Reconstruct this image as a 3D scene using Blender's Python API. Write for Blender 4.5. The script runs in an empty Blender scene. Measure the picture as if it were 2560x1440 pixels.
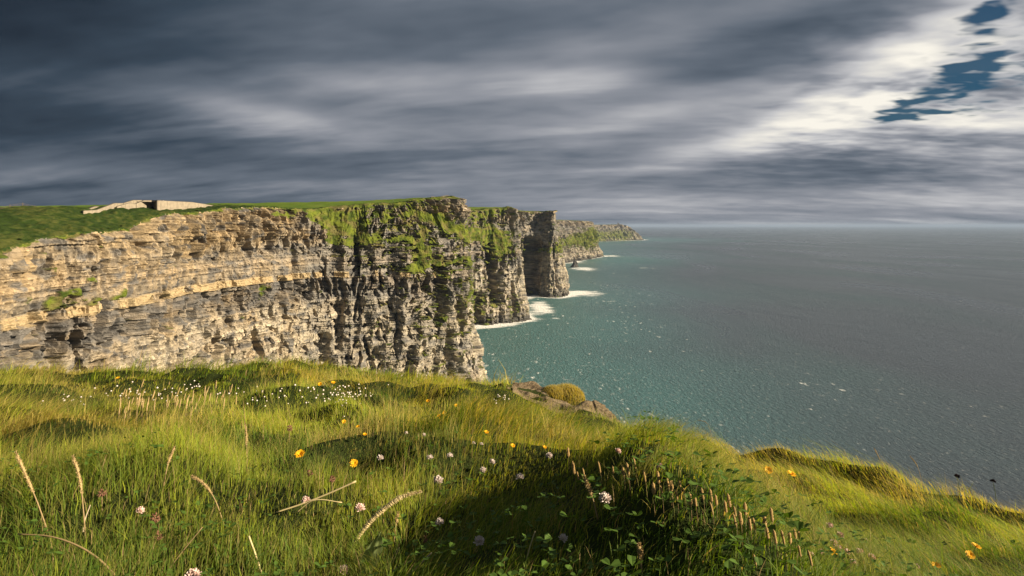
import bpy, math, random
import numpy as np

random.seed(7)
RNG = np.random.default_rng(7)
scene = bpy.context.scene
COL = scene.collection
R = math.radians

# ------------------------------------------------------------------ camera
CAMZ = 170.0            # metres above the sea
F = 1422.0              # focal length in photograph pixels (20 mm lens)
HZ = 563.0              # photograph row of the horizon
cam_data = bpy.data.cameras.new('camera')
cam_data.lens = 20.0
cam_data.sensor_width = 36.0
cam_data.shift_y = -(720.0 - HZ) / 2560.0
cam_data.clip_start = 0.03
cam_data.clip_end = 300000.0
cam = bpy.data.objects.new('camera', cam_data)
cam.location = (0, 0, CAMZ)
cam.rotation_euler = (R(90), 0, 0)
COL.objects.link(cam)
scene.camera = cam

def at(px, py, depth):
    return ((px - 1280.0) / F * depth, depth, CAMZ - (py - HZ) / F * depth)

# ------------------------------------------------------------------ sun + exposure
SUN_AZ = R(13)          # behind the +X axis (negative: in front of us)
SUN_EL = R(24)
sun_dir = np.array([math.cos(SUN_EL) * math.cos(SUN_AZ), -math.cos(SUN_EL) * math.sin(SUN_AZ), math.sin(SUN_EL)])
sd = bpy.data.lights.new('sun', 'SUN')
sd.energy = 5.0
sd.angle = R(0.6)
sd.color = (1.0, 0.86, 0.64)
sun = bpy.data.objects.new('sun', sd)
from mathutils import Vector
sun.rotation_euler = Vector((-sun_dir[0], -sun_dir[1], -sun_dir[2])).to_track_quat('-Z', 'Y').to_euler()
sun.location = (200, -100, 400)
COL.objects.link(sun)
scene.view_settings.view_transform = 'Standard'
scene.view_settings.look = 'None'
scene.view_settings.gamma = 1.0
scene.view_settings.exposure = 1.08
scene.cycles.max_bounces = 6
scene.cycles.volume_bounces = 0

# ------------------------------------------------------------------ node helper
class NT:
    def __init__(s, tree):
        s.t = tree; s.n = tree.nodes; s.l = tree.links
    def node(s, typ, **kw):
        nd = s.n.new(typ)
        for k, v in kw.items(): setattr(nd, k, v)
        return nd
    def put(s, sock, v):
        if hasattr(v, 'is_output') or isinstance(v, bpy.types.NodeSocket): s.l.new(v, sock)
        elif v is not None: sock.default_value = v
    def m(s, op, a, b=None, c=None, clamp=False):
        nd = s.node('ShaderNodeMath', operation=op); nd.use_clamp = clamp
        s.put(nd.inputs[0], a)
        if b is not None: s.put(nd.inputs[1], b)
        if c is not None: s.put(nd.inputs[2], c)
        return nd.outputs[0]
    def xyz(s, a, b, c):
        nd = s.node('ShaderNodeCombineXYZ')
        for i, v in enumerate((a, b, c)): s.put(nd.inputs[i], v)
        return nd.outputs[0]
    def noise(s, vec, scale, detail=4, rough=0.5, dist=0.0):
        nd = s.node('ShaderNodeTexNoise')
        s.put(nd.inputs['Vector'], vec)
        nd.inputs['Scale'].default_value = scale; nd.inputs['Detail'].default_value = detail
        nd.inputs['Roughness'].default_value = rough; nd.inputs['Distortion'].default_value = dist
        return nd.outputs['Fac']
    def mix(s, f, a, b, blend='MIX'):
        nd = s.node('ShaderNodeMix', data_type='RGBA', blend_type=blend)
        s.put(nd.inputs[0], f)
        for k, v in ((6, a), (7, b)):
            if isinstance(v, tuple): v = (*v[:3], 1.0)
            s.put(nd.inputs[k], v)
        return nd.outputs[2]
    def ramp(s, f, stops, interp='LINEAR'):
        nd = s.node('ShaderNodeValToRGB'); s.put(nd.inputs[0], f)
        cr = nd.color_ramp; cr.interpolation = interp
        while len(cr.elements) < len(stops): cr.elements.new(0.5)
        for e, (p, c) in zip(cr.elements, stops):
            e.position = p; e.color = (*c, 1.0) if len(c) == 3 else c
        return nd.outputs[0]
    def step(s, v, lo, hi):
        nd = s.node('ShaderNodeMapRange', interpolation_type='SMOOTHSTEP')
        s.put(nd.inputs[0], v); nd.inputs[1].default_value = lo; nd.inputs[2].default_value = hi
        return nd.outputs[0]

# ------------------------------------------------------------------ sky
world = bpy.data.worlds.new('World')
scene.world = world
world.use_nodes = True
w = NT(world.node_tree)
w.n.clear()
tc = w.node('ShaderNodeTexCoord')
sp = w.node('ShaderNodeSeparateXYZ'); w.l.new(tc.outputs['Generated'], sp.inputs[0])
X_, Y_, Z_ = sp.outputs
az = w.m('ARCTAN2', X_, Y_)
hor = w.m('SQRT', w.m('ADD', w.m('MULTIPLY', X_, X_), w.m('MULTIPLY', Y_, Y_)))
te = w.m('DIVIDE', Z_, w.m('MAXIMUM', hor, 0.05))
den = w.m('ADD', w.m('MAXIMUM', Z_, 0.0), 0.17)
uu = w.m('DIVIDE', X_, den); vv = w.m('DIVIDE', Y_, den)
# the streaks: cloud drawn out along the wind (left to right, a little away from us)
ang = R(-9)
ur = w.m('ADD', w.m('MULTIPLY', uu, math.cos(ang)), w.m('MULTIPLY', vv, math.sin(ang)))
vr = w.m('ADD', w.m('MULTIPLY', uu, -math.sin(ang)), w.m('MULTIPLY', vv, math.cos(ang)))
q1 = w.xyz(w.m('MULTIPLY', ur, 0.42), vr, 0.0)
n1 = w.noise(q1, 1.0, 2.5, 0.5, 0.25)
q2 = w.xyz(w.m('MULTIPLY', ur, 0.26), vr, 4.7)
n2 = w.noise(q2, 2.6, 4, 0.5, 0.3)
q3 = w.xyz(w.m('MULTIPLY', ur, 0.55), vr, 9.1)
n3 = w.noise(q3, 6.5, 2, 0.5, 0.2)

q4 = w.xyz(w.m('MULTIPLY', ur, 0.6), vr, 2.2)
n4 = w.noise(q4, 14.0, 2, 0.5, 0.2)

def sky_pt(px, py):
    a = math.atan((px - 1280) / F)
    return a, (HZ - py) / F * math.cos(a)
waz = w.m('ADD', az, w.m('MULTIPLY', w.m('SUBTRACT', n2, 0.5), 0.10))
wte = w.m('ADD', te, w.m('MULTIPLY', w.m('SUBTRACT', n2, 0.5), 0.05))
def blob(px, py, rx, ry, tilt=0.0, warp=True):
    a0, e0 = sky_pt(px, py)
    da = w.m('SUBTRACT', waz if warp else az, a0); de = w.m('SUBTRACT', wte if warp else te, e0)
    c, s_ = math.cos(R(tilt)), math.sin(R(tilt))
    p = w.m('MULTIPLY', w.m('ADD', w.m('MULTIPLY', da, c), w.m('MULTIPLY', de, s_)), F / rx)
    q = w.m('MULTIPLY', w.m('SUBTRACT', w.m('MULTIPLY', de, c), w.m('MULTIPLY', da, s_)), F / ry)
    return w.m('EXPONENT', w.m('MULTIPLY', w.m('ADD', w.m('MULTIPLY', p, p), w.m('MULTIPLY', q, q)), -1.0))
side = w.step(az, -0.85, 0.25)
B = w.m('ADD', 0.235, w.m('MULTIPLY', side, 0.13))
B = w.m('ADD', B, w.m('MULTIPLY', w.m('SUBTRACT', n1, 0.5), 0.36))
B = w.m('ADD', B, w.m('MULTIPLY', w.m('SUBTRACT', n2, 0.5), 0.34))
B = w.m('ADD', B, w.m('MULTIPLY', w.m('SUBTRACT', n3, 0.5), 0.16))
for (px, py, rx, ry, tl, k) in [
        (620, 285, 230, 44, -4, .30), (880, 212, 230, 34, 4, .16), (1440, 195, 180, 24, 0, .22), (1180, 180, 420, 90, 4, .10),
        (420, 150, 330, 60, 12, .06), (1500, 300, 350, 40, 4, .08), (1000, 330, 350, 40, 0, .05), (1450, 520, 700, 55, 0, .12),
        (1900, 345, 330, 34, 10, .26), (2150, 255, 260, 50, 18, .24), (2290, 110, 230, 60, 32, .30), (2430, 310, 230, 34, -4, .40),
        (2520, 160, 150, 150, 10, .26), (1750, 250, 300, 40, 10, .12), (600, 460, 260, 24, 0, .08), (120, 430, 160, 26, 0, .06),
        (2450, 500, 420, 60, 10, .13),
        (60, 60, 520, 150, 0, -.16), (100, 330, 420, 60, 0, -.10), (1150, 110, 280, 60, 8, -.10), (1950, 110, 330, 70, 14, -.12),
        (2330, 420, 420, 40, 4, -.02), (300, 500, 700, 34, 0, -.10), (1850, 440, 500, 40, 0, -.05), (1700, 500, 300, 20, 0, .05)]:
    B = w.m('ADD', B, w.m('MULTIPLY', blob(px, py, rx, ry, tl), k))
bright = w.m('ADD', blob(2450, 180, 260, 170, 0), blob(2200, 260, 250, 60, 15))
B = w.m('ADD', B, w.m('MULTIPLY', w.m('MULTIPLY', w.m('SUBTRACT', n3, 0.5), bright), 0.85))
B = w.m('ADD', B, w.m('MULTIPLY', w.m('MULTIPLY', w.m('SUBTRACT', n4, 0.5), bright), 0.5))
cloud = w.ramp(B, [(0.0, (.012, .019, .030)), (.14, (.034, .051, .073)), (.30, (.102, .122, .152)), (.46, (.220, .232, .262)),
                   (.66, (.44, .44, .45)), (.88, (.66, .635, .585)), (1.0, (.76, .725, .65))])
sky = w.node('ShaderNodeTexSky', sky_type='NISHITA')
sky.sun_disc = False
sky.sun_elevation = SUN_EL
sky.sun_rotation = math.atan2(sun_dir[0], sun_dir[1])
blue = w.mix(1.0, sky.outputs[0], (.005, .016, .023), 'MULTIPLY')
gap = w.m('ADD', w.m('MULTIPLY', blob(2375, 205, 95, 38, 30), .84), w.m('MULTIPLY', blob(2500, 12, 52, 30, 20), 1.15))
gap = w.m('ADD', gap, w.m('MULTIPLY', blob(2235, 288, 44, 16, 10), 1.0))
gap = w.m('ADD', gap, w.m('MULTIPLY', blob(2510, 190, 120, 90, 0), 0.62))
gap = w.m('ADD', gap, w.m('MULTIPLY', w.m('MINIMUM', w.m('MULTIPLY', gap, 2.2), 1.0), w.m('ADD', w.m('MULTIPLY', w.m('SUBTRACT', n3, 0.5), 1.5), w.m('MULTIPLY', w.m('SUBTRACT', n4, 0.5), 3.0))))
gapm = w.m('MULTIPLY', w.step(gap, 0.30, 1.08), .97)
final = w.mix(gapm, cloud, blue)
bg = w.node('ShaderNodeBackground'); w.l.new(final, bg.inputs[0]); bg.inputs[1].default_value = 0.60
wo = w.node('ShaderNodeOutputWorld'); w.l.new(bg.outputs[0], wo.inputs[0])

# ------------------------------------------------------------------ numpy noise
def _h(ix, iy, seed):
    n = (ix.astype(np.int64) * 374761393 + iy.astype(np.int64) * 668265263 + int(seed) * 974634777) & 0xffffffff
    n = ((n ^ (n >> 13)) * 1274126177) & 0xffffffff
    n = ((n ^ (n >> 15)) * 2246822519) & 0xffffffff
    return ((n ^ (n >> 16)) & 0xffffff) / float(0x1000000)
def vnoise(x, y, seed=0):
    x, y = np.broadcast_arrays(np.asarray(x, float), np.asarray(y, float))
    ix = np.floor(x); iy = np.floor(y); fx = x - ix; fy = y - iy
    ix = ix.astype(np.int64); iy = iy.astype(np.int64)
    ux = fx * fx * fx * (fx * (fx * 6 - 15) + 10); uy = fy * fy * fy * (fy * (fy * 6 - 15) + 10)
    def g(a, b, dx, dy):
        t = _h(a, b, seed) * 2 * math.pi
        return np.cos(t) * dx + np.sin(t) * dy
    n00 = g(ix, iy, fx, fy); n10 = g(ix + 1, iy, fx - 1, fy); n01 = g(ix, iy + 1, fx, fy - 1); n11 = g(ix + 1, iy + 1, fx - 1, fy - 1)
    return ((n00 * (1 - ux) + n10 * ux) * (1 - uy) + (n01 * (1 - ux) + n11 * ux) * uy) * 1.4
def fbm(x, y, seed=0, oct=4, gain=.5):
    s = 0; a = 1.0
    for o in range(oct):
        s = s + a * vnoise(np.asarray(x) * 2 ** o, np.asarray(y) * 2 ** o, seed + o * 17); a *= gain
    return s
def ridged(x, y, seed=0): return 1 - 2 * np.abs(vnoise(x, y, seed))
def sstep(x, a, b):
    t = np.clip((np.asarray(x, float) - a) / (b - a), 0, 1); return t * t * (3 - 2 * t)

# ------------------------------------------------------------------ mesh helpers
def mesh_np(name, verts, faces, mat=None, smooth=False, cols=None, colname='Col', extra=None):
    """faces: int array (n,3) or (n,4), or list of such arrays"""
    if isinstance(faces, np.ndarray): faces = [faces]
    faces = [f for f in faces if len(f)]
    me = bpy.data.meshes.new(name)
    me.vertices.add(len(verts)); me.vertices.foreach_set('co', np.ascontiguousarray(verts, dtype=np.float32).ravel())
    loops = np.concatenate([f.ravel() for f in faces]).astype(np.int32)
    tot = np.concatenate([np.full(len(f), f.shape[1], np.int32) for f in faces])
    start = np.concatenate([[0], np.cumsum(tot)[:-1]]).astype(np.int32)
    me.loops.add(len(loops)); me.loops.foreach_set('vertex_index', loops)
    me.polygons.add(len(tot)); me.polygons.foreach_set('loop_start', start); me.polygons.foreach_set('loop_total', tot)
    me.polygons.foreach_set('use_smooth', np.full(len(tot), bool(smooth)))
    if cols is not None:
        a = me.color_attributes.new(colname, 'FLOAT_COLOR', 'POINT')
        c = np.ones((len(verts), 4), np.float32); c[:, :cols.shape[1]] = cols
        a.data.foreach_set('color', c.ravel())
    for k, v in (extra or {}).items():
        a = me.attributes.new(k, 'FLOAT', 'POINT'); a.data.foreach_set('value', np.asarray(v, np.float32))
    me.update(calc_edges=True); me.validate()
    if mat: me.materials.append(mat)
    return me
def link(name, me, parent=None, **props):
    o = bpy.data.objects.new(name, me); COL.objects.link(o)
    if parent is not None: o.parent = parent
    for k, v in props.items(): o[k] = v
    return o
def grid_faces(nu, nv, off=0):
    i = np.arange(nu - 1)[:, None] * nv + np.arange(nv - 1)[None, :]
    return (np.stack([i, i + nv, i + nv + 1, i + 1], -1).reshape(-1, 4) + off)
def thing(name, label, cat, loc=(0, 0, 0), group=None):
    o = bpy.data.objects.new(name, None); COL.objects.link(o); o.location = loc
    o.empty_display_size = 0.1
    o['label'] = label; o['category'] = cat
    if group: o['group'] = group
    return o

# ------------------------------------------------------------------ materials
def new_mat(name):
    m = bpy.data.materials.new(name); m.use_nodes = True
    nt = NT(m.node_tree); nt.n.clear()
    out = nt.node('ShaderNodeOutputMaterial')
    p = nt.node('ShaderNodeBsdfPrincipled'); nt.l.new(p.outputs[0], out.inputs[0])
    p.inputs['Specular IOR Level'].default_value = 0.25
    return m, nt, p, out
def bump(nt, h, strength, dist, p):
    b = nt.node('ShaderNodeBump'); b.inputs['Strength'].default_value = strength; b.inputs['Distance'].default_value = dist
    nt.put(b.inputs['Height'], h); nt.l.new(b.outputs[0], p.inputs['Normal'])
def obj_pos(nt):
    return nt.node('ShaderNodeNewGeometry').outputs['Position']

def rock_material():
    m, nt, p, out = new_mat('cliff_rock')
    a = nt.node('ShaderNodeVertexColor', layer_name='Col')
    pos = obj_pos(nt)
    mp = nt.node('ShaderNodeMapping'); nt.l.new(pos, mp.inputs[0]); mp.inputs['Scale'].default_value = (1, 1, 2.2)
    n = nt.noise(mp.outputs[0], 0.55, 6, .62)
    n2 = nt.noise(mp.outputs[0], 0.09, 3, .5)
    f = nt.m('ADD', nt.m('MULTIPLY', n, 1.25), nt.m('MULTIPLY', n2, .35))
    v = nt.m('ADD', f, 0.19)
    c = nt.mix(1.0, a.outputs[0], nt.ramp(nt.m('MULTIPLY', v, .6), [(0, (0, 0, 0)), (1, (1.667, 1.667, 1.667))]), 'MULTIPLY')
    nt.put(p.inputs['Base Color'], c)
    p.inputs['Roughness'].default_value = 0.95; p.inputs['Specular IOR Level'].default_value = 0.1
    bump(nt, n, 0.9, 0.9, p)
    return m
def turf_material(name, c1, c2, c3, sc=0.25):
    m, nt, p, out = new_mat(name)
    pos = obj_pos(nt)
    n = nt.noise(pos, sc, 6, .62); nb = nt.noise(pos, sc * .12, 3, .5)
    f = nt.m('ADD', nt.m('MULTIPLY', n, .7), nt.m('MULTIPLY', nb, .5))
    nt.put(p.inputs['Base Color'], nt.ramp(f, [(.38, c1), (.58, c2), (.76, c3)]))
    p.inputs['Roughness'].default_value = 1.0; p.inputs['Specular IOR Level'].default_value = 0.05
    bump(nt, n, 1.0, 1.2, p)
    return m
MROCK = rock_material()
MTURF = turf_material('clifftop_turf', (.010, .020, .005), (.027, .046, .009), (.085, .09, .022))

MPAST = turf_material('bright_pasture', (.060, .105, .012), (.095, .145, .018), (.15, .175, .035), .05)

def flat(name, c, rough=.8, spec=.2, noise=None, amt=.3):
    m, nt, p, out = new_mat(name)
    if noise:
        tcn = nt.node('ShaderNodeTexCoord')
        n = nt.noise(tcn.outputs['Object'], noise, 4, .6)
        nt.put(p.inputs['Base Color'], nt.mix(n, tuple(x * (1 - amt) for x in c), tuple(min(1, x * (1 + amt)) for x in c)))
    else:
        p.inputs['Base Color'].default_value = (*c, 1)
    p.inputs['Roughness'].default_value = rough; p.inputs['Specular IOR Level'].default_value = spec
    return m

# ------------------------------------------------------------------ the coast in plan
#        X      Y     top  batter upper-batter zref
CT = [(-30,   17,  166.5, .10, .10, 150), (-64,   42,  165, .10, .10, 130), (-150, 128, 160, .10, .10, 130), (-212, 208, 155, .10, .12, 130),
      (-217, 240, 157.5, .08, .12, 130), (-220, 266, 163, .08, .15, 130), (-212, 291, 167, .08, .15, 130), (-211, 322, 168.5, .08, .15, 130),
      (-211, 336, 173.5, .08, .12, 130), (-211, 352, 176, .08, .12, 130), (-210, 385, 179.5, .08, .12, 130), (-200, 418, 183, .08, .12, 130),
      (-186, 456, 184.5, .08, .14, 130), (-170, 484, 184, .08, .2, 130), (-153, 495, 187, .10, .55, 130), (-127, 503, 190, .12, .55, 130),
      (-98,  516, 192, .12, .50, 130), (-76,  531, 195, .12, .36, 130), (-56,  551, 198, .13, .24, 130), (-46,  570, 199, .12, .15, 130),
      (-60,  620, 199, .10, .10, 130), (-90,  690, 198, .10, .10, 130), (-118, 770, 197, .10, .10, 100), (-112, 860, 196, .10, .10, 50),
      (-88,  930, 195, .10, .30, 0), (-60,  962, 196, .09, .35, 0), (-20,  985, 200, .12, .3, 0), (14,  1004, 203, .13, .15, 0), (28, 1028, 203, .13, .12, 0),
      (20,  1075, 203, .10, .10, 0), (-20, 1150, 204, .08, .10, 0), (-30, 1230, 204, .08, .10, 0), (0,   1300, 205, .08, .10, 0),
      (34,  1346, 205, .10, .10, 0), (52,  1364, 205, .10, .10, 0), (72,  1362, 205, .10, .10, 0), (88,  1344, 205, .14, .10, 0),
      (110, 1346, 205, .17, .14, 0), (132, 1384, 204, .18, .14, 0), (137, 1412, 204, .18, .14, 0), (120, 1470, 203, .12, .10, 0), (70, 1650, 202, .1, .1, 0),
      (30,  2000, 200, .1, .1, 0), (110, 2330, 198, .2, .2, 0), (250, 2600, 196, .3, .2, 0), (370, 2840, 194, .3, .2, 0), (455, 3030, 193, .32, .2, 0),
      (490, 3150, 191, .32, .2, 0), (470, 3290, 188, .2, .2, 0), (400, 3700, 185, .2, .1, 0), (430, 4500, 182, .2, .1, 0), (690, 5550, 176, .3, .1, 0),
      (930, 5960, 175, .4, .1, 0), (1200, 6260, 176, .5, .1, 0), (1370, 6420, 168, .7, .1, 0), (1465, 6500, 95, .7, .1, 0), (1500, 6570, 45, .6, .1, 0),
      (1470, 6700, 60, .5, .1, 0), (1350, 7100, 140, .4, .1, 0), (700, 8200, 150, .2, .1, 0), (-800, 9800, 150, .2, .1, 0)]
CT = np.array(CT, float)
def cat_rom(P, per=24):
    out = []
    n = len(P)
    for i in range(n - 1):
        p0 = P[max(i - 1, 0)]; p1 = P[i]; p2 = P[i + 1]; p3 = P[min(i + 2, n - 1)]
        d1 = max(np.hypot(*(p2 - p1)[:2]), 1e-3); d0 = max(np.hypot(*(p1 - p0)[:2]), 1e-3) if i else d1; d2 = max(np.hypot(*(p3 - p2)[:2]), 1e-3) if i < n - 2 else d1
        m1 = ((p1 - p0) / d0 * d1 + (p2 - p1)) * .5 if i else (p2 - p1)
        m2 = ((p2 - p1) + (p3 - p2) / d2 * d1) * .5 if i < n - 2 else (p2 - p1)
        t = np.linspace(0, 1, per, endpoint=False)[:, None]
        h = (2 * t**3 - 3 * t**2 + 1) * p1 + (t**3 - 2 * t**2 + t) * m1 + (-2 * t**3 + 3 * t**2) * p2 + (t**3 - t**2) * m2
        out.append(h)
    out.append(P[-1:])
    return np.concatenate(out)
CD = cat_rom(CT)
CS = np.concatenate([[0], np.cumsum(np.hypot(np.diff(CD[:, 0]), np.diff(CD[:, 1])))])
tx = np.gradient(CD[:, 0], CS); ty = np.gradient(CD[:, 1], CS); tl = np.hypot(tx, ty)
NX = ty / tl; NY = -tx / tl
def coast(u):
    f = lambda a: np.interp(u, CS, a)
    nx, ny = f(NX), f(NY); l = np.hypot(nx, ny)
    return dict(x=f(CD[:, 0]), y=f(CD[:, 1]), T=f(CD[:, 2]), bl=f(CD[:, 3]), bu=f(CD[:, 4]), zr=f(CD[:, 5]), nx=nx / l, ny=ny / l)
def u_of(i): return CS[i * 24]         # arc length at a control point

_br = np.random.default_rng(21)
def beds(lo, hi):
    b = [-20.0]
    while b[-1] < 260: b.append(b[-1] + _br.uniform(lo, hi))
    return np.array(b)
BED = [beds(5, 13), beds(1.6, 4.0), beds(.6, 1.3)]
BLK = [(7, 18, 4.6, 3.0), (2.5, 7, 2.2, 1.5), (1.0, 2.8, .9, .7)]
def bedding(u, z, k, seed):
    b = BED[k]; wlo, whi, ab, ah = BLK[k]
    i = np.searchsorted(b, z)
    zero = np.zeros_like(i)
    hb = _h(i, zero, seed) - .5
    wd = wlo + (whi - wlo) * _h(i, zero + 3, seed)
    c = np.floor(u / wd + 7.3 * _h(i, zero + 5, seed) * 10)
    o = _h(i, c.astype(np.int64), seed + 9) - .5
    return hb * ah + o * ab, hb, o

GREEN = [  # photograph-measured places of turf on the faces: x, y, rx, ry, tilt, strength
    (870, 570, 75, 32, -22, 1.2), (830, 610, 18, 30, 0, .8), (960, 525, 170, 22, 2, .62), (830, 540, 50, 22, 0, .8), (1110, 560, 70, 20, -20, 1.2),
    (1000, 575, 60, 22, -10, .7), (1050, 640, 28, 48, -15, .9), (1160, 590, 35, 20, 0, .5), (1000, 664, 110, 10, 0, .55), (1140, 650, 60, 20, 0, .55), (700, 535, 60, 14, 0, .5),
    (1090, 780, 50, 120, 0, .22), (1170, 710, 30, 50, 0, .3), (960, 610, 150, 20, 0, .30), (1165, 760, 30, 90, 0, .2),
    (1245, 605, 42, 38, -40, 1.15), (1215, 580, 40, 20, -20, .6), (1285, 770, 20, 40, 0, .5), (1205, 760, 25, 40, 0, .5), (1215, 533, 60, 14, 10, .9),
    (1355, 625, 40, 8, 0, .8), (1395, 620, 14, 22, 0, .5), (1330, 535, 60, 8, 0, .4), (1440, 600, 38, 16, 12, 1.2), (1470, 605, 26, 20, -20, .9), (1480, 580, 12, 14, 0, .9),
    (1550, 588, 40, 16, 0, .9), (1500, 590, 20, 12, 0, .6),
    (185, 735, 90, 22, 6, .75), (270, 745, 60, 10, 8, .5), (120, 765, 50, 14, 0, .5), (655, 720, 22, 40, 0, .4), (225, 700, 40, 10, 0, .35), (105, 630, 30, 8, 0, .5)]
def proj(x, y, z):
    return 1280 + F * x / y, HZ + F * (CAMZ - z) / y

def lerp(a, b, t): return np.asarray(a) * (1 - t[..., None]) + np.asarray(b) * t[..., None]

def u_px(px, lo, hi):
    m = (CS >= u_of(lo)) & (CS <= u_of(hi))
    return CS[m][np.abs(1280 + F * CD[m, 0] / CD[m, 1] - px).argmin()]
# gullies and dark clefts measured on the photograph: x, control range, height range (m), depth, half width
GULLY = [(1088, 14, 19, 82, 138, 13, 7.0, .10), (1045, 14, 19, 128, 160, 7, 4.0, 0), (805, 12, 16, 30, 78, 7, 5.0, 0), (845, 12, 16, 60, 100, 5, 4.0, 0), (930, 13, 17, 25, 62, 7, 6, 0), (1005, 13, 18, 20, 58, 6, 5, 0),
         (1110, 14, 19, 15, 70, 7, 4, 0), (352, 5, 10, 150, 171, 7, 2.6, 0), (735, 11, 14, 112, 142, 5.5, 2.5, 0), (672, 10, 13, 160, 184, 7, 2.6, 0), (652, 10, 13, 166, 184, 5, 2.0, 0), (125, 3, 6, 98, 126, 8, 3.0, 0), (90, 3, 6, 100, 122, 6, 1.8, 0),
         (330, 5, 9, 106, 122, 6, 4.0, 0), (235, 4, 8, 86, 100, 6, 3.5, 0), (465, 7, 11, 130, 150, 4.5, 2.2, 0), (410, 7, 10, 110, 126, 5, 2.4, 0), (440, 7, 11, 146, 172, 4.5, 1.6, 0), (560, 9, 12, 100, 122, 5, 3.0, 0), (700, 11, 14, 100, 128, 5, 2.4, 0),
         (590, 9, 12, 150, 176, 5, 1.8, 0), (520, 8, 12, 148, 172, 4.5, 1.8, 0), (770, 12, 14, 150, 176, 6, 2.2, 0),
         (1240, 23, 28, 30, 152, 26, 8.0, -.06), (1197, 22, 27, -5, 55, 18, 8.0, 0), (1290, 25, 29, 5, 70, 9, 4.5, 0), (1265, 25, 29, 90, 130, 7, 5, 0), (1395, 34, 39, 20, 90, 8, 4, 0)]
def cliff_mesh(name, s0, s1, du, zb, dz, lod=3, strip=True):
    u = np.arange(s0, s1 + du, du)
    c = coast(u)
    T = c['T'] + .9 * fbm(u / 9, u * 0, 5, 3) + 1.6 * vnoise(u / 31, u * 0, 8)
    nz = int((200 - zb) / dz) + 2
    t = np.linspace(0, 1, nz)
    Zg = zb + (T - zb)[:, None] * t[None, :]
    U = np.repeat(u[:, None], nz, 1)
    g = lambda k: c[k][:, None]
    below = T[:, None] - Zg
    off = -g('bl') * (Zg - g('zr')) - g('bu') * np.maximum(Zg - 152, 0)
    off = off - np.minimum(g('bl') * 0, 0)
    # buttresses and gullies
    near = sstep(U, u_of(13), u_of(15))
    far = sstep(U, u_of(40), u_of(44))
    amp = 1 + 2.2 * far
    Uw = U + 2.5 * vnoise(U / 11, Zg / 13, 3) + 5 * vnoise(U / 40, Zg / 60, 4)
    big = (3.0 + 3.5 * near) * fbm(U / 46, Zg / 130, 31, 3) * amp + (1.8 + 2.6 * near) * ridged(Uw / 17, Zg / 75, 41) * amp
    if lod < 3: big = big + 9 * far * fbm(U / 150, Zg / 260, 91, 3)
    zd = Zg + 2.2 * vnoise(U / 90, U * 0, 12) + .8 * vnoise(U / 22, Zg / 30, 13)
    # pale sandstone ledge and the shale under it
    lv = 130 - 6 * sstep(U, u_of(15), u_of(18))
    band = sstep(zd, lv - 5.0, lv - 4.4) * (1 - sstep(zd, lv, lv + .5)) * (vnoise(U / 13, U * 0, 77) > -.22 + .35 * near) * (1 - sstep(U, u_of(17), u_of(18)))
    shale = sstep(zd, lv - 26, lv - 18) * (1 - sstep(zd, lv - 5.4, lv - 4.8))
    smoothz = sstep(zd, lv, lv + 1.5) * (1 - sstep(zd, lv + 14, lv + 20)) * (1 - near)
    topz = (1 - sstep(below, 20, 34)) * (.40 + .60 * sstep(U, u_of(6), u_of(10)))
    b0, h0, o0 = bedding(Uw, zd, 0, 101)
    b1, h1, o1 = bedding(Uw, zd, 1, 202)
    b2, h2, o2 = bedding(Uw, zd, 2, 303)
    calm = 1 - .65 * smoothz
    d = big + b0 * (.75 + .3 * shale) * calm * (1 - .45 * topz) + b1 * calm + (b2 if lod == 3 else 0)
    flute = ridged(Uw / 4.0, Zg / 20, 51) * 2.6 + ridged(Uw / 9.5, Zg / 34, 52) * 3.4 - np.minimum(np.maximum(vnoise(Uw / 3.0, Zg / 9, 53) - .25, 0) * 14, 3)
    d = d + flute * topz * sstep(below, 0, 3) * (1.15 + .3 * near)
    pill = np.maximum(ridged(Uw / 6.5, Zg / 34, 61), -.2) * 4.2
    d = d + pill * shale * .9 - 2.6 * shale + 1.1 * band
    low = 1 - sstep(Zg, 52, 70)
    d = d + low * near * (ridged(Uw / 13, Zg / 70, 62) * 3.4 - 1.0)
    # pits and slots
    pit = np.minimum(np.maximum(vnoise(U / 5.0, Zg / 6.5, 71) - .33, 0) * 22, 4.5)
    d = d - pit * (1 - band) * calm
    slot = np.maximum(vnoise(Uw / 9, Zg / 34, 72) - .36, 0) * 48
    d = d - np.minimum(slot, 6.5) * calm
    for (gpx, lo, hi, z0_, z1_, dep, wd_, slant) in GULLY:
        if s0 <= u_of(hi) and s1 >= u_of(lo):
            uc = u_px(gpx, lo, hi) + 1.2 * vnoise(Zg / 7, Zg * 0, int(gpx)) * wd_ * .5 + slant * (Zg - z0_)
            d = d - dep * np.exp(-(np.abs(U - uc) / wd_)**3) * sstep(Zg, z0_ - 3, z0_ + 4) * (1 - sstep(Zg, z1_ - 2, z1_ + 3))
    cu = .5 * (u_of(33) + u_of(35))
    d = d - 46 * np.exp(-((U - cu) / 15)**4) * (1 - sstep(Zg, 122, 148))      # sea cave in the third headland
    lip = sstep(below, 0, 2.5)
    d = d * (.25 + .75 * lip)
    off0 = off + big * (.25 + .75 * lip)
    off = off + d
    x = g('x') + g('nx') * off; y = g('y') + g('ny') * off
    # colour of the rock itself
    tan = np.array([.31, .228, .130]); pale = np.array([.40, .340, .245]); grey = np.array([.205, .186, .158]); dark = np.array([.105, .10, .095]); brown = np.array([.30, .205, .115])
    warm = np.clip(.55 - .55 * sstep(U, u_of(11), u_of(15)) + .35 * topz + .5 * fbm(U / 30, Zg / 22, 81, 3), 0, 1)
    C = lerp(grey, tan, warm)
    C = lerp(C.reshape(-1, 3), brown, (np.clip((h0 + .1) * 1.4, 0, 1) * .5).ravel()).reshape(*U.shape, 3)
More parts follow.
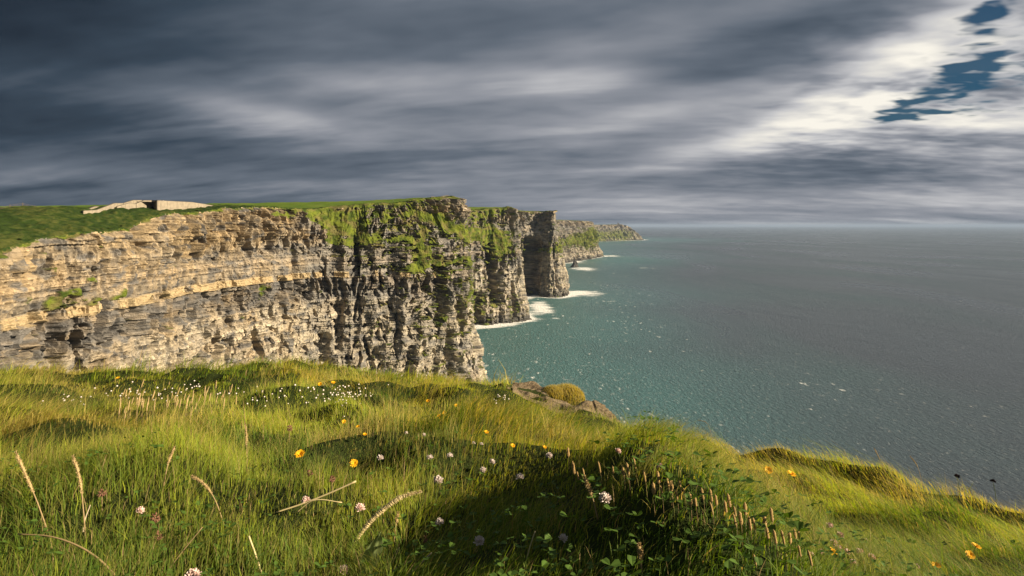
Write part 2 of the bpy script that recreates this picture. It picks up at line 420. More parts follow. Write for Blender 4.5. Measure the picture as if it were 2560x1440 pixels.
    C = lerp(C, dark, np.clip(shale * (.62 + .9 * fbm(U / 14, Zg / 9, 83, 3)), 0, .85) * (1 - .5 * near))
    lowpale = (1 - sstep(zd, lv - 30, lv - 22)) * np.clip(.55 + .9 * fbm(U / 26, Zg / 12, 84, 3) + .5 * h1, 0, 1)
    C = lerp(C, pale, lowpale * .75)
    C = lerp(C, dark, np.clip(fbm(U / 10, Zg / 5, 85, 4) * 1.9 - .15, 0, .85))
    streak = np.clip(fbm(U / 2.6, Zg / 26, 86, 3) * 1.5 - .2, 0, .6)
    C = lerp(C, dark, streak * .7)
    C = C * (1 + .5 * h2 + .4 * o2 + .35 * o1)[..., None]
    C = lerp(C, np.array([.40, .30, .165]), band * .85)
    wet = 1 - sstep(Zg, 4, 20)
    C = lerp(C, np.array([.05, .05, .048]), wet * .8)
    # turf on ledges and slopes
    gx, gy = proj(x, y, Zg)
    gm = np.full(U.shape, -.38)
    for (cx, cy, rx, ry, tlt, k) in GREEN:
        ca, sa = math.cos(R(tlt)), math.sin(R(tlt))
        p = ((gx - cx) * ca + -(gy - cy) * sa) / rx; q = ((gy - cy) * ca + (gx - cx) * sa) / ry
        gm += k * np.exp(-(p * p + q * q))
    offz = np.gradient(off, axis=1) / np.maximum(np.gradient(Zg, axis=1), 1e-3)
    gm += .25 * np.clip(-offz, 0, 2) * (.4 + .6 * near)
    gm += .52 * fbm(U / 12, Zg / 7, 87, 4) - .08
    gm += .65 * (1 - sstep(below, .5, 2.6 + 2.2 * vnoise(U / 12, U * 0, 88)))
    gmask = sstep(gm, .12, .26)
    gv = np.clip(.5 + .9 * fbm(U / 7, Zg / 7, 89, 3), 0, 1)
    gcol = lerp(np.array([.040, .060, .009]), np.array([.125, .148, .018]), gv)
    gcol = lerp(gcol, np.array([.15, .12, .045]), np.clip(.1 + fbm(U / 9, Zg / 7, 90, 3) * 1.1, 0, .7))
    C = lerp(C.reshape(-1, 3), gcol.reshape(-1, 3), gmask.ravel()).reshape(*U.shape, 3)
    # grassy swelling of the turf
    sw = gmask * (2.0 + 1.0 * fbm(U / 5.5, Zg / 5.5, 95, 3)) * lip
    sw = sw + gmask * .82 * (off0 - off)          # turf drapes the rock beneath it
    x = x + g('nx') * sw; y = y + g('ny') * sw
    V = np.stack([x, y, Zg], -1).reshape(-1, 3)
    Fc = grid_faces(len(u), nz)
    me = mesh_np(name, V, Fc, MROCK, False, np.clip(C, 0.004, 1).reshape(-1, 3))
    edge = np.stack([x[:, -1], y[:, -1], T], -1)
    return me, u, edge, c

# inland rise of the land behind the edge, by arc length: first slope, its reach, second slope
RISE = np.array([(0, .25, 30, .10), (4, .30, 34, .12), (6, .30, 34, .06), (7, .30, 34, -.02), (8, .28, 26, -.05), (10, .14, 24, -.06), (12, .05, 20, -.05), (13, .03, 20, -.02),
                 (14, .02, 14, .03), (15, .02, 14, .06), (16, .02, 20, .06), (19, .0, 60, .0), (22, .0, 40, .01), (25, .10, 60, .03), (27, .04, 40, .01), (33, .01, 40, .01), (60, .01, 40, .01)])
RISE_U = np.array([u_of(int(r[0])) for r in RISE])
def land_height(u, d, x, y, T):
    k, lim, k2 = (np.interp(u, RISE_U, RISE[:, i]) for i in (1, 2, 3))
    r = k * np.minimum(d, lim) + k2 * np.clip(d - lim, 0, 60)
    return T + r + np.minimum(d / 6, 1) * (.6 * fbm(x / 14, y / 14, 111, 3) + 1.1 * fbm(x / 4.5, y / 4.5, 112, 3) * (y < 470) * np.minimum(d / 12, 1))

EDGES = []
def cap_strip(name, u, edge, c):
    ds = np.array([-.5, 0.0, .5, 1.2, 2.2, 3.5, 5.2, 7.5])[:8 if u[1] - u[0] < .6 else 5]
    nx, ny = c['nx'][:, None], c['ny'][:, None]
    fr = .35 * vnoise(u / 1.7, u * 0, 120)[:, None]
    x = edge[:, 0:1] - nx * (ds + fr); y = edge[:, 1:2] - ny * (ds + fr)
    T = np.repeat(edge[:, 2:3], len(ds), 1)
    z = land_height(np.repeat(u[:, None], len(ds), 1), np.maximum(ds, 0) + 0 * x, x, y, T) + .12
    z = z + .3 * fbm(x / 2.5, y / 2.5, 121, 3)
    z[:, 0] -= .9; z[:, 1] += .0; z[:, -1] -= .5
    return x, y, z
cliffs = []
def add_cliff(name, s0, s1, du, zb, dz, lod):
    me, u, edge, c = cliff_mesh(name, s0, s1, du, zb, dz, lod)
    o = link(name, me, kind='structure')
    EDGES.append((u, edge, c))
    x, y, z = cap_strip(name, u, edge, c)
    V = np.stack([x, y, z], -1).reshape(-1, 3)
    o2 = link('turf_edge', mesh_np('turf_edge', V, grid_faces(x.shape[0], x.shape[1]), MTURF, True), kind='structure')
    return o
add_cliff('sea_cliff', u_of(0), u_of(3) + .5, 1.6, -4, 1.6, 2)
add_cliff('sea_cliff', u_of(3), u_of(20), .40, -4, .48, 3)
add_cliff('headland', u_of(20) - .8, u_of(40), 1.25, -4, 1.1, 2)
add_cliff('headland', u_of(40) - 3, u_of(49), 4.0, -4, 2.2, 1)
add_cliff('headland', u_of(49) - 8, u_of(59), 9.0, -4, 3.5, 1)

# the land on top
eu = np.concatenate([e[0] for e in EDGES]); ee = np.concatenate([e[1] for e in EDGES])
en = np.concatenate([np.stack([e[2]['nx'], e[2]['ny']], -1) for e in EDGES])
keep = np.concatenate([np.arange(0, len(e[0]), max(1, int(round(5.0 / (e[0][1] - e[0][0]))))) + s for e, s in zip(EDGES, np.cumsum([0] + [len(e[0]) for e in EDGES[:-1]]))])
eu, ee, en = eu[keep], ee[keep], en[keep]
POLY = np.vstack([ee[:, :2], [(-9000, 9800), (-9000, -3000), (-40, -3000)]])
def inside(x, y):
    px, py = x.ravel(), y.ravel(); r = np.zeros(len(px), bool)
    A = POLY; B2 = np.roll(POLY, -1, 0)
    for (ax, ay), (bx, by) in zip(A, B2):
        if ay == by: continue
        c = ((ay > py) != (by > py)) & (px < (bx - ax) * (py - ay) / (by - ay) + ax)
        r ^= c
    return r.reshape(x.shape)
TS = ee[:, 2].copy()
for _ in range(6): TS[1:-1] = (TS[:-2] + TS[1:-1] + TS[2:]) / 3
def near_coast(x, y):
    p = np.stack([x.ravel(), y.ravel()], -1)
    best = np.empty(len(p), int); T = np.empty(len(p)); uu_ = np.empty(len(p)); dm = np.empty(len(p))
    for a in range(0, len(p), 3000):
        q = p[a:a + 3000]
        dd = (q[:, None, 0] - ee[None, :, 0])**2 + (q[:, None, 1] - ee[None, :, 1])**2
        best[a:a + 3000] = dd.argmin(1)
        m = dd.min(1); dm[a:a + 3000] = np.sqrt(m)
        # soft nearest: blends the edge height over the neighbourhood so that no seams radiate inland
        wgt = 1.0 / (dd + 30.0)**3
        wgt /= wgt.sum(1)[:, None]
        far_ = np.clip((dm[a:a + 3000] - 6) / 20, 0, 1)
        T[a:a + 3000] = (wgt @ TS) * far_ + TS[best[a:a + 3000]] * (1 - far_)
        uu_[a:a + 3000] = (wgt @ eu) * far_ + eu[best[a:a + 3000]] * (1 - far_)
    d = np.where(inside(x, y).ravel(), dm, -dm)
    return d.reshape(x.shape), best.reshape(x.shape), T.reshape(x.shape), uu_.reshape(x.shape)
def land(name, xs, ys, mat=None):
    x, y = np.meshgrid(xs, ys, indexing='ij')
    d, b, T, uu_ = near_coast(x, y)
    z = land_height(uu_, np.maximum(d, 0), x, y, T)
    V = np.stack([x, y, z], -1).reshape(-1, 3)
    f = grid_faces(*x.shape)
    ok = (d.ravel()[f] > (2.2 if y.max() < 1001 else .6)).all(1)
    f = f[ok]
    used, inv = np.unique(f, return_inverse=True)
    return link(name, mesh_np(name, V[used], inv.reshape(-1, 4), mat or MTURF, True), kind='structure')
land('clifftop_field', np.linspace(-460, -150, 190), np.linspace(205, 470, 165))
land('clifftop_field', np.linspace(-900, -20, 200), np.linspace(468.3, 1000, 130), MPAST)
land('clifftop_field', np.linspace(-460, -36, 110), np.linspace(14, 206.5, 60))
land('clifftop_field', np.linspace(-1600, -455, 60), np.linspace(-200, 470, 40))
land('clifftop_field', np.linspace(-1200, 130, 150), np.linspace(995, 1640, 80), MPAST)
land('clifftop_field', np.linspace(-4000, 1480, 160), np.linspace(1600, 9000, 160))

# ------------------------------------------------------------------ sea
def sea_material():
    m, nt, p, out = new_mat('sea_water')
    pos = obj_pos(nt)
    sx = nt.node('ShaderNodeSeparateXYZ'); nt.l.new(pos, sx.inputs[0])
    a = nt.node('ShaderNodeAttribute', attribute_name='foam'); foam = a.outputs['Fac']
    b = nt.node('ShaderNodeAttribute', attribute_name='silt'); silt = b.outputs['Fac']
    def sc(kx, ky): return nt.xyz(nt.m('MULTIPLY', sx.outputs[0], kx), nt.m('MULTIPLY', sx.outputs[1], ky), 0.0)
    big = nt.noise(sc(.0030, .0011), 1.0, 3, .5, .6)
    base = nt.mix(nt.m('ADD', silt, nt.m('MULTIPLY', nt.m('SUBTRACT', big, .5), 1.1), clamp=True), (.058, .072, .082), (.060, .140, .138))
    # drawn-out foam along the rocks and scattered flecks
    fn = nt.noise(sc(.022, .040), 1.0, 5, .6, .4)
    surf = nt.step(nt.m('ADD', foam, nt.m('MULTIPLY', nt.m('SUBTRACT', fn, .5), 1.5)), .36, .95)
    k1 = nt.noise(sc(.11, .050), 1.0, 4, .6)
    k2 = nt.noise(sc(.006, .0025), 1.0, 2, .5)
    fleck = nt.step(nt.m('ADD', nt.m('ADD', k1, nt.m('MULTIPLY', nt.m('SUBTRACT', silt, .4), .07)), nt.m('MULTIPLY', nt.m('SUBTRACT', k2, .5), .22)), .64, .78)
    k3 = nt.noise(sc(.34, .15), 1.0, 3, .6)
    fleck2 = nt.m('MULTIPLY', nt.step(nt.m('ADD', k3, nt.m('MULTIPLY', silt, .05)), .60, .80), .42)
    allf = nt.m('MAXIMUM', surf, nt.m('MULTIPLY', nt.m('MAXIMUM', fleck, fleck2), .75))
    nt.put(p.inputs['Base Color'], nt.mix(allf, base, (.78, .77, .72)))
    nt.put(p.inputs['Roughness'], nt.m('ADD', nt.m('ADD', .14, nt.m('MULTIPLY', big, .36)), nt.m('MULTIPLY', allf, .4)))
    p.inputs['IOR'].default_value = 1.33; p.inputs['Specular IOR Level'].default_value = .5
    w1 = nt.noise(sc(.28, .12), 1.0, 6, .70)
    w2 = nt.noise(sc(.018, .010), 1.0, 2, .5)
    bump(nt, nt.m('ADD', w1, nt.m('MULTIPLY', w2, 1.0)), 1.0, 3.0, p)
    return m
MSEA = sea_material()
xs = np.unique(np.concatenate([np.linspace(-160, 700, 190), np.linspace(700, 2200, 70), -160 - np.geomspace(1, 70000, 18), 2200 + np.geomspace(30, 70000, 24)]))
ys = np.unique(np.concatenate([np.linspace(250, 1700, 200), np.geomspace(1700, 7600, 150), np.geomspace(7600, 75000, 22), -np.geomspace(1, 70000, 20) + 251]))
sxg, syg = np.meshgrid(xs, ys, indexing='ij')
basep = np.stack([CD[:, 0] - NX * CD[:, 3] * (0 - CD[:, 5]), CD[:, 1] - NY * CD[:, 3] * (0 - CD[:, 5])], -1)[::3]
pp = np.stack([sxg.ravel(), syg.ravel()], -1)
dmin = np.empty(len(pp))
for a in range(0, len(pp), 4000):
    qq = pp[a:a + 4000]
    dmin[a:a + 4000] = np.sqrt(((qq[:, None, 0] - basep[None, :, 0])**2 + (qq[:, None, 1] - basep[None, :, 1])**2).min(1))
dist = dmin.reshape(sxg.shape)
reach = 9 + 16 * np.clip(.5 + vnoise(sxg / 70, syg / 90, 140), 0, 1) + syg * .004
foam = 1.05 * np.exp(-(dist / reach)**2)
for (px, py, rx, ry, k) in [(1455, 733, 60, 9, 1.0), (1350, 765, 34, 16, .9), (1360, 780, 30, 14, .5), (1460, 672, 42, 6, .9), (1450, 655, 40, 5, .6), (1530, 640, 28, 3, .8), (1300, 800, 40, 6, .7),
                            (1230, 815, 50, 8, .5), (1620, 670, 40, 2, .5), (1560, 601, 40, 1.6, .6), (1605, 599, 20, 1.5, .8), (1390, 795, 14, 4, .6), (1462, 915, 20, 5, .65)]:
    dd = CAMZ * F / (py - HZ); X0 = (px - 1280) / F * dd
    wx = rx / F * dd; wy = dd * dd / (CAMZ * F) * ry
    foam += k * np.exp(-((sxg - X0) / wx)**2 - ((syg - dd) / wy)**2)
silt = np.clip(1.0 * np.exp(-(np.maximum(dist - 40, 0) / (150 + .10 * syg))**2) + .35 * np.exp(-((sxg - 150) / 220)**2 - ((syg - 600) / 350)**2), 0, 1)
link('sea', mesh_np('sea', np.stack([sxg, syg, 0 * sxg], -1).reshape(-1, 3), grid_faces(*sxg.shape), MSEA, True, extra={'foam': foam.ravel(), 'silt': silt.ravel()}), kind='structure')
# ------------------------------------------------------------------ the sea air
hm = bpy.data.materials.new('sea_haze'); hm.use_nodes = True
hn = NT(hm.node_tree); hn.n.clear()
ho = hn.node('ShaderNodeOutputMaterial'); pv = hn.node('ShaderNodeVolumePrincipled')
pv.inputs['Color'].default_value = (.40, .51, .70, 1); pv.inputs['Density'].default_value = 2.8e-5; pv.inputs['Anisotropy'].default_value = 0.0
hn.l.new(pv.outputs[0], ho.inputs['Volume'])
hv = np.array([(sx * 80000, sy * 80000, z) for z in (-7, 232) for sx, sy in ((-1, -1), (1, -1), (1, 1), (-1, 1))], float)
hz = link('haze', mesh_np('haze', hv, np.array([(0, 3, 2, 1), (4, 5, 6, 7), (0, 1, 5, 4), (1, 2, 6, 5), (2, 3, 7, 6), (3, 0, 4, 7)]), hm), kind='stuff')
# ------------------------------------------------------------------ the near clifftop we stand on
EP = np.array([(14, -30), (8, -9), (4.6, .2), (3.6, 2.0), (3.05, 3.0), (2.75, 3.9), (2.55, 5.0), (1.55, 5.7), (1.12, 5.7), (.92, 6.4), (1.02, 7.6), (1.0, 8.5),
               (.62, 9.7), (.1, 11.2), (-.7, 12.0), (-3, 12.8), (-8, 13.6), (-13, 14.6), (-22, 17), (-45, 31), (-90, 64)], float)
EPD = cat_rom(np.hstack([EP, np.zeros((len(EP), 1))]), 10)[:, :2]
_t = np.gradient(EPD, axis=0); _t /= np.linalg.norm(_t, axis=1)[:, None]
EPN = np.stack([_t[:, 1], -_t[:, 0]], -1)       # seaward
def edge_dist(x, y):
    """inland distance from the edge (negative seaward) and index of the nearest edge point"""
    shp = np.shape(x)
    p = np.stack([np.ravel(x), np.ravel(y)], -1)
    best = np.empty(len(p), int)
    for a in range(0, len(p), 8000):
        q = p[a:a + 8000]
        best[a:a + 8000] = ((q[:, None, 0] - EPD[None, :, 0])**2 + (q[:, None, 1] - EPD[None, :, 1])**2).argmin(1)
    v = p - EPD[best]
    d = np.hypot(v[:, 0], v[:, 1]); s = (v * EPN[best]).sum(1)
    return np.where(s <= 0, d, -d).reshape(shp), best.reshape(shp)
def seg_bump(x, y, pts, wd):
    m = np.full(np.shape(x), 1e9)
    for (a, b) in zip(pts[:-1], pts[1:]):
        ax, ay = a; bx, by = b
        t = np.clip(((x - ax) * (bx - ax) + (y - ay) * (by - ay)) / ((bx - ax)**2 + (by - ay)**2), 0, 1)
        m = np.minimum(m, (x - ax - t * (bx - ax))**2 + (y - ay - t * (by - ay))**2)
    return np.exp(-m / wd**2)
def ground(x, y, with_d=False):
    x = np.asarray(x, float); y = np.asarray(y, float)
    d, b = edge_dist(x, y)
    z = -.30 - .245 * y - .16 * np.maximum(x, 0) + .008 * np.maximum(-x - 2, 0)
    z = z + .32 * np.exp(-((x + 5.2) / 3.4)**2 - ((y - 12.6) / 2.6)**2)
    r = np.clip(y / 5, .25, 1)
    calm_ = .25 + .75 * sstep(d, 0, 1.6)
    z = z + .26 * r * calm_ * fbm(x / 1.9, y / 2.4, 201, 3) + .11 * np.clip(y / 2, .5, 1) * fbm(x / .55, y / .65, 205, 2)
    z = z + .09 * seg_bump(x, y, [(-.1, 3.8), (.2, 2.8), (.26, 1.7), (.24, 1.0)], .22)
    z = z - .11 * np.exp(-((x + .06) / .36)**2 - ((y - 1.25) / .45)**2) - .10 * (1 - sstep(y, .7, 1.7)) * (1 - sstep(x, -.3, .25))
    z = z + .075 * seg_bump(x, y, [(.30, 1.35), (.29, 1.0), (.27, .75)], .13)
    z = z + .07 * seg_bump(x, y, [(1.45, 3.2), (1.7, 2.6), (1.9, 2.0)], .2) - .10 * np.exp(-((x - 1.2) / .5)**2 - ((y - 4.6) / .9)**2) - .16 * np.exp(-((x + .7) / .7)**2 - ((y - 6.6) / 1.6)**2)
    z = z - .17 * sstep(x, .3, 1.5) * sstep(y, 1.0, 2.6) + .03 * sstep(x, 1.5, 2.6) - .26 * np.exp(-((x + 1.1) / 1.5)**2 - ((y - 11) / 2.6)**2) - .16 * np.exp(-((x + 9) / 3)**2 - ((y - 11.5) / 3)**2) - .1 * sstep(y, 8, 11)
    right = sstep(b, 20, 36) * (1 - sstep(b, 82, 90))          # bank along the right-hand edge
    z = z + right * (.07 * np.exp(-((d - .14) / .2)**2) - .15 * np.exp(-((d - .62) / .30)**2)) * np.clip(.7 + 1.2 * vnoise(x / .7, y / .7, 209), .1, 1.5)
    # the bare ledge
    led = np.exp(-((x - .45) / .62)**2 - ((y - 8.4) / 2.2)**2)
    z = z - .06 * led
    s = np.maximum(-d, 0)
    fall = 5.5 * s + .5 * np.minimum(s, .3) + .9 * (fbm(s * 1.0, b / 14.0, 207, 3)) * np.minimum(s, 1)
    z = np.where(d < 0, z - fall, z)
    z = np.maximum(z, -CAMZ - 3)
    return (z, d, b) if with_d else z

def soil_material():
    m, nt, p, out = new_mat('peaty_soil')
    pos = obj_pos(nt)
    n = nt.noise(pos, 5.0, 6, .65); n2 = nt.noise(pos, 38.0, 3, .6)
    f = nt.m('ADD', nt.m('MULTIPLY', n, .7), nt.m('MULTIPLY', n2, .3))
    nt.put(p.inputs['Base Color'], nt.ramp(f, [(.34, (.012, .016, .005)), (.55, (.030, .040, .010)), (.70, (.07, .06, .02))]))
    p.inputs['Roughness'].default_value = 1; p.inputs['Specular IOR Level'].default_value = .05
    bump(nt, f, 1.0, .05, p)
    return m
MSOIL = soil_material()
gx_ = np.unique(np.concatenate([np.linspace(-16, -4, 70), np.linspace(-4, 5, 190), np.linspace(5, 60, 46), -16 - np.geomspace(.3, 60, 24)]))
gy_ = np.unique(np.concatenate([np.linspace(-25, 0, 30), np.linspace(0, 14.5, 260), np.linspace(14.5, 90, 60)]))
GX, GY = np.meshgrid(gx_, gy_, indexing='ij')
GZ = ground(GX, GY)
link('ground', mesh_np('ground', np.stack([GX, GY, GZ + CAMZ], -1).reshape(-1, 3), grid_faces(*GX.shape), MSOIL, True), kind='structure')

def ray_ground(px, py, h=0.0):
    """where the sight line through a photograph pixel comes within h of the near ground"""
    dx = (px - 1280) / F
    t = np.concatenate([np.linspace(.5, 4, 500), np.linspace(4, 18, 700)])
    zg, dg, bg_ = ground(dx * t, t, True)
    for lower in range(60):                    # over the lip: come down until the sight line meets turf
        below = (-(py + 5 * lower - HZ) / F * t <= zg + h) & (dg > .03)
        if below.any(): break
    t = t[int(np.argmax(below))]
    return dx * t, t, float(ground(np.array([dx * t]), np.array([t]))[0])
def foot(px, py, L):
    """foot of a plant whose top shows at (px, py) and which stands L pixels tall: x, y, z and its height in metres"""
    x, y, z = ray_ground(px, py + L)
    return x, y, z, L / F * y

# ------------------------------------------------------------------ grass
LOW = [(.15, 4.9, .9, .35), (.1, 6.3, .8, .4), (.7, 4.6, .5, .4)]        # places where taller plants stand in shorter turf: x, y, radius, height factor
def blade_material(name, trans=.52):
    m, nt, p, out = new_mat(name)
    a = nt.node('ShaderNodeVertexColor', layer_name='Col')
    nt.l.new(a.outputs[0], p.inputs['Base Color'])
    p.inputs['Roughness'].default_value = .62; p.inputs['Specular IOR Level'].default_value = .22
    tr = nt.node('ShaderNodeBsdfTranslucent')
    nt.put(tr.inputs[0], nt.mix(1.0, a.outputs[0], (1.6, 1.5, .5), 'MULTIPLY'))
    mx = nt.node('ShaderNodeMixShader'); mx.inputs[0].default_value = trans
    nt.l.new(p.outputs[0], mx.inputs[1]); nt.l.new(tr.outputs[0], mx.inputs[2]); nt.l.new(mx.outputs[0], out.inputs[0])
    return m
MGRASS = blade_material('grass_blade')

def wind_dir(x, y):
    """direction the grass leans in, and how far"""
    rt = sstep(x, .25, 1.3)
    nz = fbm(x / .9, y / 1.3, 301, 2)
    a_left = .25 + 1.5 * nz + 1.9 * (fbm(x / 2.6, y / 3, 302, 2) > .28)
    a_right = math.pi - .25 + .5 * nz
    ang_ = a_left * (1 - rt) + a_right * rt
    lean = .75 + .22 * rt + .35 * nz
    return ang_, lean

def make_grass(x, y, hgt, wid, seg, cols, tipcol, rng, lean_k=1.0, z0=None):
    n = len(x)
    if z0 is None: z0 = ground(x, y)
    a, ln = wind_dir(x, y)
    a = a + rng.normal(0, .7, n); ln = np.clip(ln * lean_k + rng.normal(0, .32, n), .05, 1.9)
    dx, dy = np.cos(a), np.sin(a)
    fa = rng.uniform(0, math.pi, n) * .35 + a + math.pi / 2
    # most blades turn a broad side to us somewhat, so that they do not vanish edge on
    wx, wy = np.cos(fa), np.sin(fa)
    edge_on = np.abs(wx) < .4
    wx = np.where(edge_on, np.sign(wx + 1e-6) * .8, wx)
    Vs = []; Cs = []
    t = np.linspace(0, 1, seg + 1)
    for k, tk in enumerate(t):
        bend = ln * tk * tk * hgt
        up = hgt * (tk - .30 * np.minimum(ln, 1.2) * tk * tk)
        cx, cy, cz = x + dx * bend, y + dy * bend, z0 + CAMZ + up - .01 * (tk == 0)
        wk = wid * (1 - tk) ** .7 * (1 if tk > 0 else .8)
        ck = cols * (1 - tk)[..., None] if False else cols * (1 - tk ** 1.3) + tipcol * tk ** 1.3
        if k < seg:
            Vs += [np.stack([cx - wx * wk, cy - wy * wk, cz], -1), np.stack([cx + wx * wk, cy + wy * wk, cz], -1)]
            Cs += [ck, ck]
        else:
            Vs.append(np.stack([cx, cy, cz], -1)); Cs.append(ck)
    m = 2 * seg + 1
    V = np.stack(Vs, 1).reshape(-1, 3); C = np.stack(Cs, 1).reshape(-1, 3)
    base = np.arange(n)[:, None] * m
    quads = [base + np.array([[2 * k, 2 * k + 1, 2 * k + 3, 2 * k + 2]]) for k in range(seg - 1)]
    tri = base + np.array([[2 * seg - 2, 2 * seg - 1, 2 * seg]])
    return V, (np.concatenate(quads) if quads else np.zeros((0, 4), int)), tri, C

def scatter(n, y0, y1, rng, power=1.0, margin=.35):
    """points in the wedge of ground in front of us, thinning with distance"""
    v = rng.uniform(0, 1, n)
    y = y0 * (y1 / y0) ** (v ** power)
    x = rng.uniform(-1.18, 1.06, n) * (y + margin)
    return x, y
SOILX = lambda x, y: np.exp(-((x - .50) / .55)**4 - ((y - 7.9) / 2.9)**4)      # bare ledge
def palette(x, y, rng):
    n = len(x)
    straw = sstep(fbm(x / 1.1, y / 1.5, 311, 3) + .10 * (y > 3) + rng.normal(0, .22, n), .10, .45)
    lush = sstep(fbm(x / .8, y / .9, 312, 3) + rng.normal(0, .15, n), -.05, .35)
    g1 = np.array([.15, .21, .016]); g2 = np.array([.055, .115, .012]); st = np.array([.46, .34, .105]); yg = np.array([.34, .36, .030])
    c = lerp(lerp(yg, g1, rng.uniform(0, 1, n)), g2, lush * .8)
    c = lerp(c, st, np.clip(straw * .75, 0, 1) * (rng.uniform(0, 1, n) < .8))
    # nearest clover turf: deep green with its shade painted in, lit ridge kept lighter
    swd_shade = (1 - sstep(y + .5 * fbm(x / .5, y / .5, 315, 2), 1.15, 1.9)) * (1 - .7 * seg_bump(x, y, [(.3, 2.8), (.36, 1.7), (.36, .9)], .16))
    c = lerp(c, np.array([.050, .105, .014]), swd_shade * .72 * (rng.uniform(0, 1, n) < .85))
    dead = rng.uniform(0, 1, n) < .05 + .10 * sstep(x, 1.0, 2.0)
    c[dead] = np.array([.34, .24, .11])
    return c * rng.uniform(.7, 1.25, n)[:, None], straw, lush
def grass_zone(n, y0, y1, hlo, hhi, wid, seg, seed, power=1.0, keepfn=None, lean=1.0):
    rng = np.random.default_rng(seed)
    x, y = scatter(n, y0, y1, rng, power)
    d, b = edge_dist(x, y)
    tuft = .35 + 1.35 * np.clip(.5 + .9 * fbm(x / .38, y / .42, 320, 2), 0, 1)
    ok = (d > -.10) & ~((SOILX(x, y) > .30 + .35 * rng.random(n)))
    ok &= (np.hypot(x, y) > .62)
    x, y, tuft, d = x[ok], y[ok], tuft[ok], d[ok]
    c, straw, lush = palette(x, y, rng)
    h = rng.uniform(hlo, hhi, len(x)) * tuft * (1 + .25 * straw)
    h *= .6 + .4 * sstep(y, .6, 1.6)
    h *= np.where(rng.random(len(x)) < .07, 1.7, 1.0)
    h *= .65 + .8 * np.clip(.45 + 1.1 * fbm(x / .14, y / .16, 322, 2), 0, 1.1)
    lo_ = np.ones(len(x))
    for (fx, fy, fr, fk) in LOW:
        if y.min() - fr < fy < y.max() + fr:
            lo_ = np.minimum(lo_, fk + (1 - fk) * sstep(np.hypot(x - fx, (y - fy + fr * .5) * .7), fr * .6, fr * 1.2))
    h *= lo_
    h = np.minimum(h, (.012 + .058 * y) * rng.uniform(.7, 1.0, len(x)))
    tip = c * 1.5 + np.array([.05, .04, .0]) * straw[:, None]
    wv = wid * rng.uniform(.6, 1.3, len(x)) * (.75 + .25 * np.minimum(y, 12) / 3 if seg < 3 else 1)
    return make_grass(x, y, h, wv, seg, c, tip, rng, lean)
def grass_object(parts, name, mat=MGRASS):
    off = 0; V = []; Q = []; Tr = []; C = []
    for v, q, t, c in parts:
        V.append(v); Q.append(q + off); Tr.append(t + off); C.append(c); off += len(v)
    o = link(name, mesh_np(name, np.concatenate(V), [np.concatenate(Q), np.concatenate(Tr)], mat, False, np.clip(np.concatenate(C), .002, 1)))
    o['kind'] = 'stuff'
    return o
# bare ledge of brown rock and earth on the lip
def ledge_material():
    m, nt, p, out = new_mat('ledge_rock')
    pos = obj_pos(nt)
    n = nt.noise(pos, 3.0, 7, .68); n2 = nt.noise(pos, 30.0, 3, .6)
    f = nt.m('ADD', nt.m('MULTIPLY', n, .75), nt.m('MULTIPLY', n2, .25))
    nt.put(p.inputs['Base Color'], nt.ramp(f, [(.34, (.05, .036, .022)), (.50, (.17, .125, .075)), (.66, (.30, .235, .15))]))
    p.inputs['Roughness'].default_value = 1; p.inputs['Specular IOR Level'].default_value = .05
    bump(nt, f, 1.0, .12, p)
    return m
MLEDGE = ledge_material()
lx, ly = np.meshgrid(np.linspace(-.5, 1.9, 110), np.linspace(5.2, 12.4, 210), indexing='ij')
lz, ld, lb = ground(lx, ly, True)
step_ = .055 * (_h(np.floor(lx * 2.2 + .6 * vnoise(lx * 2, ly, 361)).astype(np.int64), np.floor(ly * 1.3 + .5 * vnoise(lx, ly * 2, 362)).astype(np.int64), 363) - .4)
lz = lz + .015 + .6 * np.maximum(step_, -.02) + .055 * fbm(lx / .5, ly / .6, 364, 4) * sstep(ld, -.5, .3)
lip_ = .06 * np.exp(-((ld - .08) / .16)**2) * sstep(ly, 9.0, 11.0)
lz = lz + lip_
msk = (np.exp(-((lx - .50) / .60)**4 - ((ly - 8.1) / 3.1)**4) + .12 * fbm(lx / .4, ly / .5, 365, 3) > .36) | ((ld < .12) & (ly > 6.4) & (ly < 11.8))
msk &= ld > -1.2
lf_ = grid_faces(*lx.shape); lf_ = lf_[msk.ravel()[lf_].all(1)]
used, inv = np.unique(lf_, return_inverse=True)
ledge0 = np.array([.5, 8.4, float(ground(np.array([.5]), np.array([8.4]))[0]) + CAMZ])
link('rock_ledge', mesh_np('rock_ledge', np.stack([lx, ly, lz + CAMZ], -1).reshape(-1, 3)[used] - ledge0, inv.reshape(-1, 4), MLEDGE), label='bare brown rock ledge on the grassy lip above the sea', category='rock ledge').location = ledge0
